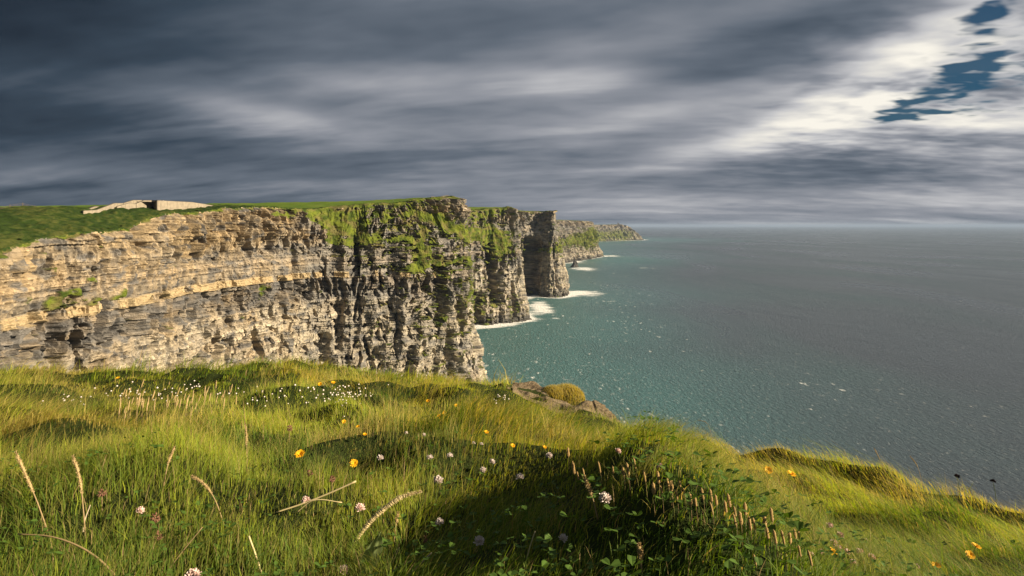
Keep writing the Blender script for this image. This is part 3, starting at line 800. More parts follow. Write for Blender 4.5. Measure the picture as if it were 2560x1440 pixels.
# cushions of turf on the ledge
for i, (px, py, r_, lab) in enumerate([(1418, 985, .26, 'round cushion of dry turf at the outer end of the bare ledge'), (1385, 992, .17, 'small cushion of dry turf left of the bigger one on the ledge')]):
    cx, cy, cz = ray_ground(px, py)
    cy = min(cy, 9.0); cx = (px - 1280) / F * cy; cz = float(ground(np.array([cx]), np.array([cy]))[0])
    rg = np.random.default_rng(500 + i); n = 2600
    a = rg.uniform(0, 6.283, n); rr = r_ * np.sqrt(rg.random(n))
    gx2, gy2 = cx + rr * np.cos(a), cy + rr * np.sin(a)
    z0 = cz + r_ * .75 * np.sqrt(np.maximum(1 - (rr / r_)**2, 0)) - .03
    c = lerp(np.array([.22, .20, .04]), np.array([.36, .27, .10]), rg.random(n))
    v, q, t, cc = make_grass(gx2, gy2, rg.uniform(.03, .08, n), np.full(n, .003), 2, c, c * 1.2, rg, .6, z0)
    th = thing('turf_cushion', lab, 'turf', (cx, cy, cz + CAMZ)); o0 = np.array(th.location)
    b_ = link('blades', mesh_np('blades', v - o0, [q, t], MGRASS, False, cc), th); b_['kind'] = 'stuff'
    aa, bb = np.meshgrid(np.linspace(0, 2 * math.pi, 16), np.linspace(0, math.pi / 2, 6), indexing='ij')
    dv = np.stack([r_ * np.cos(aa) * np.cos(bb), r_ * np.sin(aa) * np.cos(bb), r_ * .75 * np.sin(bb) - .05], -1).reshape(-1, 3)
    link('mound', mesh_np('mound', dv, grid_faces(16, 6), MSOIL, True), th)
# ------------------------------------------------------------------ small mesh builders
def tube(pts, rad, sides=6, cap=True):
    pts = np.asarray(pts, float); n = len(pts); rad = np.broadcast_to(rad, n)
    t = np.gradient(pts, axis=0); t /= np.maximum(np.linalg.norm(t, axis=1)[:, None], 1e-9)
    up = np.array([0.31, 0.95, 0.05])
    s_ = np.cross(t, up); s_ /= np.maximum(np.linalg.norm(s_, axis=1)[:, None], 1e-9)
    q = np.cross(s_, t)
    a = np.linspace(0, 2 * math.pi, sides, endpoint=False)
    V = (pts[:, None] + rad[:, None, None] * (np.cos(a)[None, :, None] * s_[:, None] + np.sin(a)[None, :, None] * q[:, None])).reshape(-1, 3)
    i = np.arange(n - 1)[:, None] * sides + np.arange(sides)[None, :]
    j = np.arange(n - 1)[:, None] * sides + (np.arange(sides)[None, :] + 1) % sides
    Fq = np.stack([i, j, j + sides, i + sides], -1).reshape(-1, 4)
    tri = []
    if cap:
        V = np.vstack([V, pts[:1], pts[-1:]]); c0, c1 = len(V) - 2, len(V) - 1
        for k in range(sides):
            tri.append((c0, (k + 1) % sides, k)); tri.append((c1, (n - 1) * sides + k, (n - 1) * sides + (k + 1) % sides))
    return V, Fq, np.array(tri, int).reshape(-1, 3)
def tube_mesh(name, pts, rad, mat, sides=6, smooth=True):
    v, q, t = tube(pts, rad, sides); return mesh_np(name, v, [q, t], mat, smooth)
class MB:
    def __init__(s): s.V = []; s.Q = []; s.T = []; s.n = 0
    def add(s, v, q=None, t=None):
        if q is not None and len(q): s.Q.append(np.asarray(q) + s.n)
        if t is not None and len(t): s.T.append(np.asarray(t) + s.n)
        s.V.append(np.asarray(v, float)); s.n += len(v)
    def mesh(s, name, mat, smooth=False):
        return mesh_np(name, np.concatenate(s.V), [np.concatenate(a) for a in (s.Q, s.T) if a], mat, smooth)
BOXF = np.array([(0, 3, 2, 1), (4, 5, 6, 7), (0, 1, 5, 4), (1, 2, 6, 5), (2, 3, 7, 6), (3, 0, 4, 7)])
def land_z(x, y):
    a = np.array([[float(x)]]); c = np.array([[float(y)]])
    d, b, T, u_ = near_coast(a, c)
    return float(land_height(u_, np.maximum(d, 0), a, c, T)[0, 0])

# ------------------------------------------------------------------ viewing terrace on the far clifftop
MSTONE = flat('terrace_stone', (.27, .225, .165), .9, .1, .45, .5)
MCOPE = flat('coping_stone', (.11, .092, .07), .9, .1, .5, .3)
terr = thing('viewing_terrace', 'stepped pale stone viewing terrace on the grassy clifftop at left', 'terrace', at(380, 512, 372))
T0 = np.array(terr.location)
walls = [[(165, 529, 348), (209, 527, 318)], [(209, 527, 318), (242, 525, 326)], [(211, 526, 323), (238, 516, 338), (258, 517.5, 346)],
         [(242, 525, 326.5), (287, 508, 344), (308, 508, 352)], [(293, 516, 343), (324, 507.5, 351), (340, 509, 357)],
         [(309, 508, 358), (334, 500.5, 368), (355, 500.5, 376)], [(341, 509, 358.5), (360, 501, 365.5), (379, 501, 372.5)],
         [(379, 501, 378), (393.5, 501, 366)], [(393.6, 501, 366), (480, 505.5, 402), (510, 510, 414), (536, 514.5, 424)]]
for run in walls:
    for A, B_ in zip(run[:-1], run[1:]):
        a = np.array(at(*A)); b = np.array(at(*B_))
        L = np.hypot(*(b - a)[:2]); n = max(1, int(round(L / 3.2)))
        dr = (b - a)[:2] / L; nr = np.array([dr[1], -dr[0]])
        if (nr * -a[:2]).sum() < 0: nr = -nr           # towards us
        for k in range(n):
            p0 = a + (b - a) * (k / n); p1 = a + (b - a) * ((k + 1) / n)
            g0 = .05 / L * (b - a); p0 = p0 + g0; p1 = p1 - g0
            zb = min(land_z(p0[0], p0[1]), land_z(p1[0], p1[1])) - 2.0
            th = .55; pr = random.uniform(0, .06)
            v = []
            for z0, z1 in ((zb, zb), (p0[2], p1[2])):
                v += [(p0[0] + nr[0] * pr, p0[1] + nr[1] * pr, z0), (p1[0] + nr[0] * pr, p1[1] + nr[1] * pr, z1),
                      (p1[0] - nr[0] * th, p1[1] - nr[1] * th, z1), (p0[0] - nr[0] * th, p0[1] - nr[1] * th, z0)]
            link('wall_panel', mesh_np('wall_panel', np.array(v) - T0, BOXF, MSTONE), terr)
        zc = .16
        v = []
        for dz_ in (0.0, zc):
            v += [(*(a[:2] + nr * .14), a[2] + dz_ + .003), (*(b[:2] + nr * .14), b[2] + dz_ + .003), (*(b[:2] - nr * .66), b[2] + dz_ + .003), (*(a[:2] - nr * .66), a[2] + dz_ + .003)]
        link('coping', mesh_np('coping', np.array(v) - T0, BOXF, MCOPE), terr)
# paved floors behind the parapets
for pts, drop in (([(341, 509, 361), (379, 501, 376), (394, 501, 368), (480, 505.5, 404), (440, 503, 440), (350, 503, 420)], 1.0),):
    top = np.array([at(*p) for p in pts]); zt = top[1:3, 2].min() - drop
    v = np.vstack([np.c_[top[:, :2], np.full(len(top), zt - 6)], np.c_[top[:, :2], np.full(len(top), zt)]])
    n = len(top)
    q = np.array([(i, (i + 1) % n, n + (i + 1) % n, n + i) for i in range(n)])
    t = np.array([(n, n + i, n + i + 1) for i in range(1, n - 1)])
    link('paved_floor', mesh_np('paved_floor', v - T0, [q, t], MSTONE), terr)
    FLOORZ = zt

# post-and-rail fence further left
MWOOD = flat('weathered_wood', (.16, .125, .085), .9, .1, 3.0, .3)
fence = thing('post_fence', 'weathered post and rail fence on the grass left of the stone terrace', 'fence', (-270, 308, land_z(-270, 308)))
F0 = np.array(fence.location)
fpx = [-6, 25, 57, 87, 115, 140, 163]; fdp = [302, 310, 318, 326, 334, 341, 347]
fp = [((px - 1280) / F * d, d) for px, d in zip(fpx, fdp)]
tops = []
for (x, y) in fp:
    z = land_z(x, y)
    tops.append(np.array([x, y, z]))
    v = np.array([(sx * .11, sy * .11, zz) for zz in (-.5, 1.75) for sx, sy in ((-1, -1), (1, -1), (1, 1), (-1, 1))]) + np.array([x, y, z]) - F0
    link('post', mesh_np('post', v, BOXF, MWOOD), fence)
for a, b in zip(tops[:-1], tops[1:]):
    for h in (.65, 1.35):
        link('rail', tube_mesh('rail', [a + (0, 0, h) - F0 + (.12, -.12, 0), b + (0, 0, h) - F0 + (.12, -.12, 0)], .06, MWOOD, 5), fence)

# low flagstone wall on the lip of the great headland
flag = thing('flagstone_wall', 'low dark flagstone wall along the lip of the great headland', 'wall', (0, 0, 0))
fpts = [(1078, 560), (1090, 566), (1102, 572), (1114, 578), (1124, 582)]
fl = np.array([((px - 1280) / F * d, d, land_z((px - 1280) / F * d, d)) for px, d in fpts])
flag.location = fl[0]
MFLAG = flat('dark_flagstone', (.10, .09, .075), .9, .1, .6, .3)
for i in range(len(fl) - 1):
    for k in range(3):
        a = fl[i] + (fl[i + 1] - fl[i]) * (k / 3); b = fl[i] + (fl[i + 1] - fl[i]) * ((k + .94) / 3)
        h = random.uniform(1.1, 1.5)
        v = [(*(a[:2]), a[2] - .5), (*(b[:2]), b[2] - .5), (b[0], b[1] + .3, b[2] - .5), (a[0], a[1] + .3, a[2] - .5),
             (*(a[:2]), a[2] + h), (*(b[:2]), b[2] + h * random.uniform(.9, 1.05)), (b[0], b[1] + .3, b[2] + h), (a[0], a[1] + .3, a[2] + h)]
        link('flagstone', mesh_np('flagstone', np.array(v) - fl[0], BOXF, MFLAG), flag)

# ------------------------------------------------------------------ people, far off
def person_mesh(name, arm=0.15, step=.08):
    import bmesh
    J = [(0, 0, .95), (0, 0, 1.15), (0, 0, 1.38), (0, 0, 1.50), (0, .01, 1.60), (0, .015, 1.70),
         (.10, 0, .90), (.11, step, .50), (.11, step * .6, .08), (.11, step * .6 + .13, .04),
         (-.10, 0, .90), (-.11, -step, .50), (-.11, -step * 1.4, .08), (-.11, -step * 1.4 + .13, .04),
         (.19, 0, 1.40), (.25, -arm * .4, 1.14), (.24, arm, .90), (-.19, 0, 1.40), (-.25, arm * .3, 1.14), (-.24, arm * 1.3, .92)]
    Rr = [.14, .13, .15, .07, .095, .085, .09, .065, .045, .04, .09, .065, .045, .04, .07, .05, .035, .07, .05, .035]
    E = [(0, 1), (1, 2), (2, 3), (3, 4), (4, 5), (0, 6), (6, 7), (7, 8), (8, 9), (0, 10), (10, 11), (11, 12), (12, 13), (2, 14), (14, 15), (15, 16), (2, 17), (17, 18), (18, 19)]
    me = bpy.data.meshes.new(name); me.from_pydata(J, E, [])
    o = bpy.data.objects.new(name, me); COL.objects.link(o)
    sk = o.modifiers.new('skin', 'SKIN')
    for i, r_ in enumerate(Rr): me.skin_vertices[0].data[i].radius = (r_, r_)
    me.skin_vertices[0].data[0].use_root = True
    ss = o.modifiers.new('sub', 'SUBSURF'); ss.levels = 1; ss.render_levels = 1
    ev = o.evaluated_get(bpy.context.evaluated_depsgraph_get())
    m2 = bpy.data.meshes.new_from_object(ev)
    bpy.data.objects.remove(o); bpy.data.meshes.remove(me)
    return m2
def person(label, loc, rz, coat, leg=(.03, .035, .05), group=None):
    m, nt, p, out = new_mat('clothing')
    tcn = nt.node('ShaderNodeTexCoord'); s3 = nt.node('ShaderNodeSeparateXYZ'); nt.l.new(tcn.outputs['Object'], s3.inputs[0])
    z = s3.outputs[2]
    c = nt.mix(nt.m('GREATER_THAN', z, .92), leg, coat)
    c = nt.mix(nt.m('GREATER_THAN', z, 1.50), c, (.45, .28, .20))
    nt.put(p.inputs['Base Color'], c); p.inputs['Roughness'].default_value = .85
    o = link('person', PERSON.copy(), label=label, category='person')
    o.data.materials.clear(); o.data.materials.append(m)
    o.location = loc; o.rotation_euler = (0, 0, rz)
    if group: o['group'] = group
    th = np.linspace(0, 2 * math.pi, 10, endpoint=False)
    rings = [(1.60, .108), (1.68, .115), (1.75, .09), (1.79, .03)]
    v = np.concatenate([np.stack([r_ * np.cos(th), r_ * np.sin(th) - .01, np.full(10, zz)], -1) for zz, r_ in rings])
    q = np.array([(k * 10 + i, k * 10 + (i + 1) % 10, (k + 1) * 10 + (i + 1) % 10, (k + 1) * 10 + i) for k in range(3) for i in range(10)])
    link('hair', mesh_np('hair', v, q, MHAIR, True), o)
PERSON = person_mesh('person_body')
MHAIR = flat('hair_brown', (.04, .025, .015), .8, .2)
for px, dp, lab, coat, rz in [(392, 374, 'person in a black coat on the stone terrace, leftmost of three', (.015, .015, .02), .3),
                              (400, 375, 'person in a pale coat in the middle of three on the stone terrace', (.6, .58, .52), 2.5),
                              (409, 377, 'person in a white top, rightmost of three on the stone terrace', (.75, .72, .66), 3.4)]:
    x, y, _ = at(px, 500, dp); person(lab, (x, y, FLOORZ), rz, coat)
for px, dp, lab, coat, rz in [(980, 528, 'walker in a dark coat on the path along the great headland, left of two', (.03, .03, .05), 1.4),
                              (984, 530, 'walker in a grey coat on the path along the great headland, right of two', (.25, .25, .27), 1.7)]:
    x, y, _ = at(px, 500, dp); person(lab, (x, y, land_z(x, y) + .1), rz, coat)

# ------------------------------------------------------------------ sea stack and tower far off
def rock_mat(name, c):
    m, nt, p, out = new_mat(name)
    tcn = nt.node('ShaderNodeTexCoord'); n = nt.noise(tcn.outputs['Object'], .25, 6, .65)
    nt.put(p.inputs['Base Color'], nt.mix(n, tuple(v * .4 for v in c), tuple(v * 1.5 for v in c)))
    p.inputs['Roughness'].default_value = .95; bump(nt, n, 1.0, 1.0, p); return m
MSTACK = rock_mat('wet_dark_rock', (.075, .07, .062))
def stack(name, label, px, py, hgt, wid, seed, prof):
    dd = CAMZ * F / (py - HZ); X0 = (px - 1280) / F * dd
    nt_, nr = 40, 48
    t = np.linspace(0, 1, nr); a = np.linspace(0, 2 * math.pi, nt_, endpoint=False)
    rr = np.interp(t, [p[0] for p in prof], [p[1] for p in prof]); sh = np.interp(t, [p[0] for p in prof], [p[2] for p in prof])
    A, Tt = np.meshgrid(a, t, indexing='xy')
    rad = rr[:, None] * wid * (1 + .28 * fbm(np.cos(A) * 1.6 + seed, np.sin(A) * 1.6 + Tt * 3, seed, 3) + .10 * (_h(np.floor(Tt * 16).astype(int), np.floor(A * 3).astype(int), seed) - .5))
    V = np.stack([sh[:, None] * wid + rad * np.cos(A), rad * np.sin(A) * .8, Tt * (hgt + 4) - 4 + 0 * A], -1).reshape(-1, 3)
    i = np.arange(nr - 1)[:, None] * nt_ + np.arange(nt_)[None]; j = np.arange(nr - 1)[:, None] * nt_ + (np.arange(nt_)[None] + 1) % nt_
    q = np.stack([i, j, j + nt_, i + nt_], -1).reshape(-1, 4)
    V = np.vstack([V, V[-nt_:].mean(0, keepdims=True)]); tc_ = np.array([(len(V) - 1, (nr - 1) * nt_ + k, (nr - 1) * nt_ + (k + 1) % nt_) for k in range(nt_)])
    o = link(name, mesh_np(name, V, [q, tc_], MSTACK), label=label, category='sea stack')
    o.location = (X0, dd, 0)
stack('sea_stack', 'dark pointed sea stack standing in white surf before the far headland', 1436, 668, 40, 20, 5,
      [(0, 1.0, 0), (.12, .85, -.05), (.3, .62, .1), (.45, .55, .2), (.6, .36, .15), (.68, .26, .12), (.75, .16, .05), (.88, .17, .05), (.95, .12, .04), (1, .04, .04)])
MTOWER = rock_mat('tower_masonry', (.16, .15, .14))
tz = 172
tower = thing('watch_tower', 'ruined square watch tower on the farthest headland', 'tower', (.1870 * 6330, 6330, 166))
v = np.array([(sx * r_, sy * r_, zz) for zz, r_ in ((-8, 9.5), (8, 8.2), (26, 7.6)) for sx, sy in ((-1, -1), (1, -1), (1, 1), (-1, 1))], float)
q = [(k * 4 + i, k * 4 + (i + 1) % 4, (k + 1) * 4 + (i + 1) % 4, (k + 1) * 4 + i) for k in range(2) for i in range(4)] + [(8, 9, 10, 11)]
link('tower_wall', mesh_np('tower_wall', v, np.array(q), MTOWER), tower)
for i, (cx, cy, hh) in enumerate([(-6, -6, 34), (6, -6, 30), (6, 6, 31), (-6, 6, 36)]):
    v = np.array([(cx + sx * 1.8, cy + sy * 1.8, zz) for zz in (25.5, hh) for sx, sy in ((-1, -1), (1, -1), (1, 1), (-1, 1))], float)
    link('merlon', mesh_np('merlon', v, BOXF, MTOWER), tower)
v = np.array([(sx, sy - 8.1, zz) for zz in (10, 17) for sx, sy in ((-1.5, -.4), (1.5, -.4), (1.5, .4), (-1.5, .4))], float)
link('window', mesh_np('window', v, BOXF, flat('dark_opening', (.01, .01, .012))), tower)

# ------------------------------------------------------------------ plants of the meadow
MSTEMG = flat('green_stem', (.10, .13, .03), .6, .2)
MSTEMT = flat('tan_stem', (.30, .21, .10), .7, .2)
MSEED = flat('brown_seed', (.38, .25, .10), .85, .1, 300.0, .45)
MSEEDT = flat('tan_seed', (.42, .30, .14), .85, .1, 300.0, .3)
MWHITE = flat('clover_petal', (.72, .62, .56), .6, .2, 120.0, .18)
MPINK = flat('clover_petal_pink', (.78, .58, .50), .6, .2, 120.0, .2)
MWITH = flat('withered_petal', (.20, .10, .06), .85, .1, 200.0, .4)
MYEL = flat('yellow_petal', (.80, .42, .01), .6, .2)
MDARK = flat('dark_knapweed', (.035, .02, .022), .9, .1)
MLEAF = blade_material('leaf_green', .35)
MPALE = flat('pale_straw', (.55, .44, .22), .7, .2, 60.0, .2)
MTWIG = flat('dry_twig', (.42, .33, .22), .85, .1, 90.0, .3)

def stem_mesh(h, bx, by, mat, r0=.0016, n=7):
    t = np.linspace(0, 1, n)
    return tube_mesh('stem', np.stack([bx * t * t, by * t * t, h * t], -1), r0 * (1 - .35 * t), mat, 5)
def spike_head(h0, L, bx, by, H, mat, r=.0036, seed=0):
    t = np.linspace(0, 1, 22); rg = np.random.default_rng(seed)
    z = h0 + (H - h0) * t; tt = z / H
    pts = np.stack([bx * tt * tt, by * tt * tt, z], -1)
    prof = np.minimum(1, np.minimum(t * 7, (1 - t) * 4) + .25) * (1 + .28 * np.where(np.arange(22) % 2, 1, -1)) * rg.uniform(.85, 1.15, 22)
    return tube_mesh('seed_head', pts, r * prof, mat, 7, False)
def petal_ball(name, r, n, mat, plen=1.0, flatz=.8, wid=.22, seed=0, droop=0.0):
    rg = np.random.default_rng(seed); mb = MB()
    k = np.arange(n) + .5
    ph = np.arccos(1 - 1.75 * k / n); th = math.pi * (1 + 5**.5) * k
    for a, b in zip(ph, th):
        d = np.array([math.sin(a) * math.cos(b), math.sin(a) * math.sin(b), math.cos(a) * flatz]); d += np.array([0, 0, .45 - droop * math.sin(a)]); d /= np.linalg.norm(d)
        s_ = np.cross(d, [0.1, .2, 1.0]); s_ /= np.linalg.norm(s_) + 1e-9; u_ = np.cross(s_, d)
        L = r * plen * rg.uniform(.8, 1.15); w_ = r * wid
        b0 = d * r * .25; m0 = d * L * .65; e0 = d * L + u_ * r * .15
        mb.add([b0, m0 + s_ * w_, m0 - s_ * w_, e0 + s_ * w_ * .45, e0 - s_ * w_ * .45, m0 + u_ * w_ * .8], q=[(1, 3, 4, 2)], t=[(0, 1, 5), (0, 5, 2), (1, 3, 5), (5, 4, 2)])
    return mb.mesh(name, mat)
def daisy(name, r, n, mat, seed=0):
    rg = np.random.default_rng(seed); mb = MB()
    for ring, (rr, up) in enumerate(((1.0, .25), (.75, .5), (.45, .8))):
        for k in range(n):
            a = 2 * math.pi * (k + ring * .5) / n + rg.uniform(-.1, .1)
            d = np.array([math.cos(a), math.sin(a), up * rg.uniform(.6, 1.2)]); s_ = np.array([-math.sin(a), math.cos(a), 0])
            L = r * rr * rg.uniform(.88, 1.08); w_ = r * .13
            mb.add([d * r * .05 - s_ * w_ * .4, d * r * .05 + s_ * w_ * .4, d * L + s_ * w_, d * L * 1.05, d * L - s_ * w_], q=[(0, 1, 2, 4)], t=[(2, 3, 4)])
    v, q, t = tube([(0, 0, -.55 * r), (0, 0, -.2 * r), (0, 0, .1 * r)], [r * .12, r * .3, r * .2], 7)
    return mb.mesh(name, mat)
def add_thing(name, label, cat, loc, rz, parts, group=None, sc=1.0):
    t = thing(name, label, cat, (loc[0], loc[1], loc[2] + CAMZ - .008), group)
    t.rotation_euler = (0, 0, rz); t.scale = (sc,) * 3
    LOW.append((loc[0], loc[1], .07 * max(loc[1], .8), .45))
    for p in parts:
        nm, me = p[0], p[1]
        c = link(nm, me, t)
        if len(p) > 2: c.location = p[2]
        if len(p) > 3: c.rotation_euler = p[3]
    return t

# plantain spikes: a few shapes, shared by all copies
SPK = []
for k in range(5):
    H = .17 + .025 * k; bx, by = -.012 - .006 * k, .004 * (k - 2); L = .060 + .008 * k
    SPK.append((stem_mesh(H - L + .004, bx * ((H - L) / H)**2, by * ((H - L) / H)**2, MSTEMT), spike_head(H - L, L, bx, by, H, MSEED, .0068, k), H))
z6 = [(40, 780), (60, 800), (120, 805), (145, 850), (180, 880), (215, 890), (265, 850), (320, 835), (345, 890), (410, 930), (440, 890), (470, 960), (530, 930), (505, 1000), (570, 1010), (600, 1030),
      (650, 1005), (705, 955), (680, 1080), (735, 1095), (790, 1100), (815, 1110), (860, 1105), (885, 1110), (890, 1200), (970, 1250), (605, 1270), (95, 870), (330, 950), (480, 1030)]
z5 = [(1600, 590), (1645, 680), (1670, 745), (1710, 725), (1815, 685), (1890, 705), (1960, 705), (1995, 685), (2040, 650), (2105, 750), (2150, 810), (2185, 745), (2210, 830), (2255, 780), (2270, 795)]
spk_px = [(800 + x * .389, 880 + y * .389) for x, y in z5] + [(1660 + x * .389, 880 + y * .389) for x, y in z6]
def ordinal(k):
    tens = ['', '', 'twenty', 'thirty', 'forty']; ones = ['', 'first', 'second', 'third', 'fourth', 'fifth', 'sixth', 'seventh', 'eighth', 'ninth', 'tenth', 'eleventh', 'twelfth', 'thirteenth', 'fourteenth',
            'fifteenth', 'sixteenth', 'seventeenth', 'eighteenth', 'nineteenth']
    if k < 20: return ones[k]
    return {20: 'twentieth', 30: 'thirtieth', 40: 'fortieth'}.get(k) or tens[k // 10] + '-' + ones[k % 10]
spk_px.sort()
for i, (px, py) in enumerate(spk_px):
    st, hd, H = SPK[i % 5]
    x, y, z, hh = foot(px, py, 74 + 22 * sstep(px, 1500, 1950) + random.uniform(-12, 22))
    add_thing('plantain_spike', 'brown plantain seed spike, %s from the left in the right-hand row' % ordinal(i + 1), 'plantain', (x, y, z), random.uniform(-.5, .5), [('stem', st), ('seed_head', hd)], 'brown plantain spikes on the right-hand slope', hh / H)
SPT = []
for k in range(4):
    H = .20 + .03 * k; bx, by = .02 + .012 * k, .006 * (k - 2); L = .085
    SPT.append((stem_mesh(H - L + .004, bx * ((H - L) / H)**2, by * ((H - L) / H)**2, MSTEMT), spike_head(H - L, L, bx, by, H, MSEEDT, .0046, 20 + k), H))
rl = np.random.default_rng(55)
for i in range(60):
    px = rl.uniform(285, 590); py = 985 + rl.normal(0, 14) + .02 * (px - 300)
    st, hd, H = SPT[i % 4]
    x, y, z, hh = foot(px, py, rl.uniform(45, 75))
    add_thing('plantain_spike', 'tan plantain spike in the dry fringe left of the white clover', 'plantain', (x, y, z), rl.uniform(-.4, .4), [('stem', st), ('seed_head', hd)], 'tan plantain spikes on the left slope', hh / H)

# clover heads
CLW = [petal_ball('flower_head', .0125, 46, MWHITE, seed=k) for k in range(2)]
CLP = [petal_ball('flower_head', .0125, 46, MPINK, seed=5 + k) for k in range(2)]
CLD = [petal_ball('flower_head', .0105, 40, MWITH, seed=9 + k, droop=1.4) for k in range(2)]
STS = {}
def clover(px, py, H, head, label, sc=1.0, bx=.0, group=None, mat=None, name='clover_flower', cat='clover'):
    H = H * .5
    x, y, z, hh = foot(px, py, (52 * sc if 'right-hand' not in label and 'middle' not in label else 30 * sc) * (.6 if py < 1120 else 1))
    sc = hh / H; bx = bx * .5
    key = (round(H, 3), round(bx, 3))
    if key not in STS: STS[key] = stem_mesh(H, bx, .0, mat or MSTEMG, .0013)
    # base shifted so that the head, not the foot, is where the photo shows it
    add_thing(name, label, cat, (x - bx * sc, y, z), 0, [('stem', STS[key]), ('flower_head', head, (bx, 0, H), (random.uniform(-.3, .3), random.uniform(-.3, .3), random.uniform(0, 6)))], group, sc)
clover(1198, 1345, .11, CLW[0], 'white clover flower lit in the dark hollow at the bottom centre', 1.15, -.02)
clover(1512, 1242, .10, CLW[1], 'white clover flower at the foot of the plantain row', 1.35, .01)
clover(1095, 1196, .11, CLW[0], 'white clover flower on the upper rim of the dark hollow', 1.1, .01)
clover(1300, 1188, .11, CLW[1], 'small white clover flower on the hollow rim right of its neighbour', .95, -.01)
clover(900, 1265, .11, CLP[0], 'pinkish clover flower above the arched pale grass stalk', 1.15, .01)
clover(482, 1434, .08, CLP[1], 'pinkish clover flower cut by the bottom edge of the picture', 1.2, .0)
clover(1408, 1338, .10, CLW[0], 'white clover flower in shade right of the bottom centre one', .9, .015)
clover(1100, 1300, .10, CLW[1], 'white clover flower in shade right of the arched stalk', .9, .0)
clover(858, 1420, .07, CLP[1], 'pink clover flower low at the bottom, left of the dry twigs', .8, .0)
for i, (px, py) in enumerate(sorted([(2030, 1378), (2052, 1372), (2085, 1348), (2096, 1362), (2118, 1372), (2150, 1372), (2100, 1330), (2075, 1308), (2180, 1385), (2135, 1400), (1935, 1300), (1650, 1160), (1545, 1120), (2290, 1410), (2165, 1350)])):
    clover(px, py, .10, CLP[(px // 7) % 2], 'pale pink clover flower on the right-hand slope, %s from the left' % ordinal(i + 1), 1.25, -.02, 'pale pink clover on the right slope')
for i, (px, py) in enumerate(sorted([(950, 1140), (1015, 1078), (1060, 1082), (1184, 1104), (1204, 1106), (1125, 1138), (1373, 1136), (1230, 1150), (1208, 1172), (975, 1045), (1075, 1140)])):
    clover(px, py, .11, CLW[(px // 5) % 2], 'white clover flower in the bright middle of the slope, %s from the left' % ordinal(i + 1), 1.3, -.01, 'white clover in the middle of the slope')
clover(389, 1286, .12, CLD[0], 'withered brown clover head on a long leaning stalk, upper of two', 1.3, .035, mat=MSTEMT, name='withered_clover')
clover(396, 1332, .10, CLD[1], 'withered brown clover head on a leaning stalk, lower of two', 1.1, .03, mat=MSTEMT, name='withered_clover')
clover(724, 1067, .13, CLD[0], 'withered brown clover head above the feathery grass left of centre', 1.6, .0, mat=MSTEMT, name='withered_clover')
clover(255, 1225, .11, CLD[1], 'withered pinkish clover head among dark grass at left', 1.0, .0, mat=MSTEMT, name='withered_clover')
clover(350, 1270, .11, CLP[0], 'faded pink clover head left of the brown pair', .9, .01, name='withered_clover')
clover(775, 1175, .11, CLD[0], 'withered clover head below the big yellow flower', .9, .0, name='withered_clover')
clover(830, 1190, .11, CLD[1], 'withered clover head right of the big yellow flower, above the straws', .9, .0, name='withered_clover')
clover(765, 1245, .11, CLP[1], 'pink clover head beside the crossing pale straws', .9, .0, name='withered_clover')
clover(1062, 1340, .10, CLD[0], 'brown clover bud between the arched stalk and the white flower', .8, .0, name='withered_clover')
clover(2482, 1186, .22, petal_ball('flower_head', .012, 40, MDARK, seed=33), 'dark seed head against the sea at far right, outer of the pair', 1.2, -.03, name='knapweed_head', cat='knapweed')
clover(2392, 1190, .22, petal_ball('flower_head', .012, 40, MDARK, seed=34), 'dark seed head against the sea at far right, inner of the pair', 1.2, -.03, name='knapweed_head', cat='knapweed')

# the white clover patches further off: one small head on a stalk each
far_clover = []
for k in range(3):
    mb = MB()
    v, q, t = tube([(0, 0, 0), (.004, 0, .04), (.008, 0, .075)], .0016, 4); mb.add(v, q, t)
    a = np.linspace(0, 2 * math.pi, 7, endpoint=False)
    rings = [(-.010, .005), (-.004, .014), (.006, .015), (.013, .007)]
    vv_ = np.concatenate([np.stack([.008 + r_ * np.cos(a + j), r_ * np.sin(a + j), np.full(7, z_ + .078)], -1) for j, (z_, r_) in enumerate(rings)])
    qq_ = np.array([(j * 7 + i, j * 7 + (i + 1) % 7, (j + 1) * 7 + (i + 1) % 7, (j + 1) * 7 + i) for j in range(3) for i in range(7)])
    mb2 = MB(); mb2.add(vv_, qq_, [(21, 22 + i, 23 + i) for i in range(5)])
    far_clover.append((mb.mesh('stem', MSTEMG), mb2.mesh('flower_head', MWHITE, True)))
rl = np.random.default_rng(77)
spots = []
for (cx, cy, rx, ry, n, tag_) in [(860, 985, 75, 26, 75, ''), (350, 985, 110, 20, 38, ''), (480, 965, 60, 14, 14, ''), (170, 1000, 50, 14, 16, ''), (1255, 993, 22, 10, 12, ''), (640, 990, 120, 24, 26, '')]:
    for i in range(n): spots.append((cx + rl.normal(0, .55) * rx, cy + rl.normal(0, .55) * ry, cx))
for i, (px, py, cx) in enumerate(spots):
    x, y, z, hh = foot(px, py, rl.uniform(8, 15))
    if y > 13 or SOILX(x, y) > .3: continue
    st, hd = far_clover[i % 3]
    lab, grp = ('small white clover head in the dense patch left of the bare ledge', 'white clover in the right patch') if cx in (860, 1255, 640) else ('small white clover head in the patch above the tan plantain fringe', 'white clover in the left patch')
    add_thing('clover_flower', lab, 'clover', (x, y, z), rl.uniform(0, 6), [('stem', st), ('flower_head', hd)], grp, hh / .085)

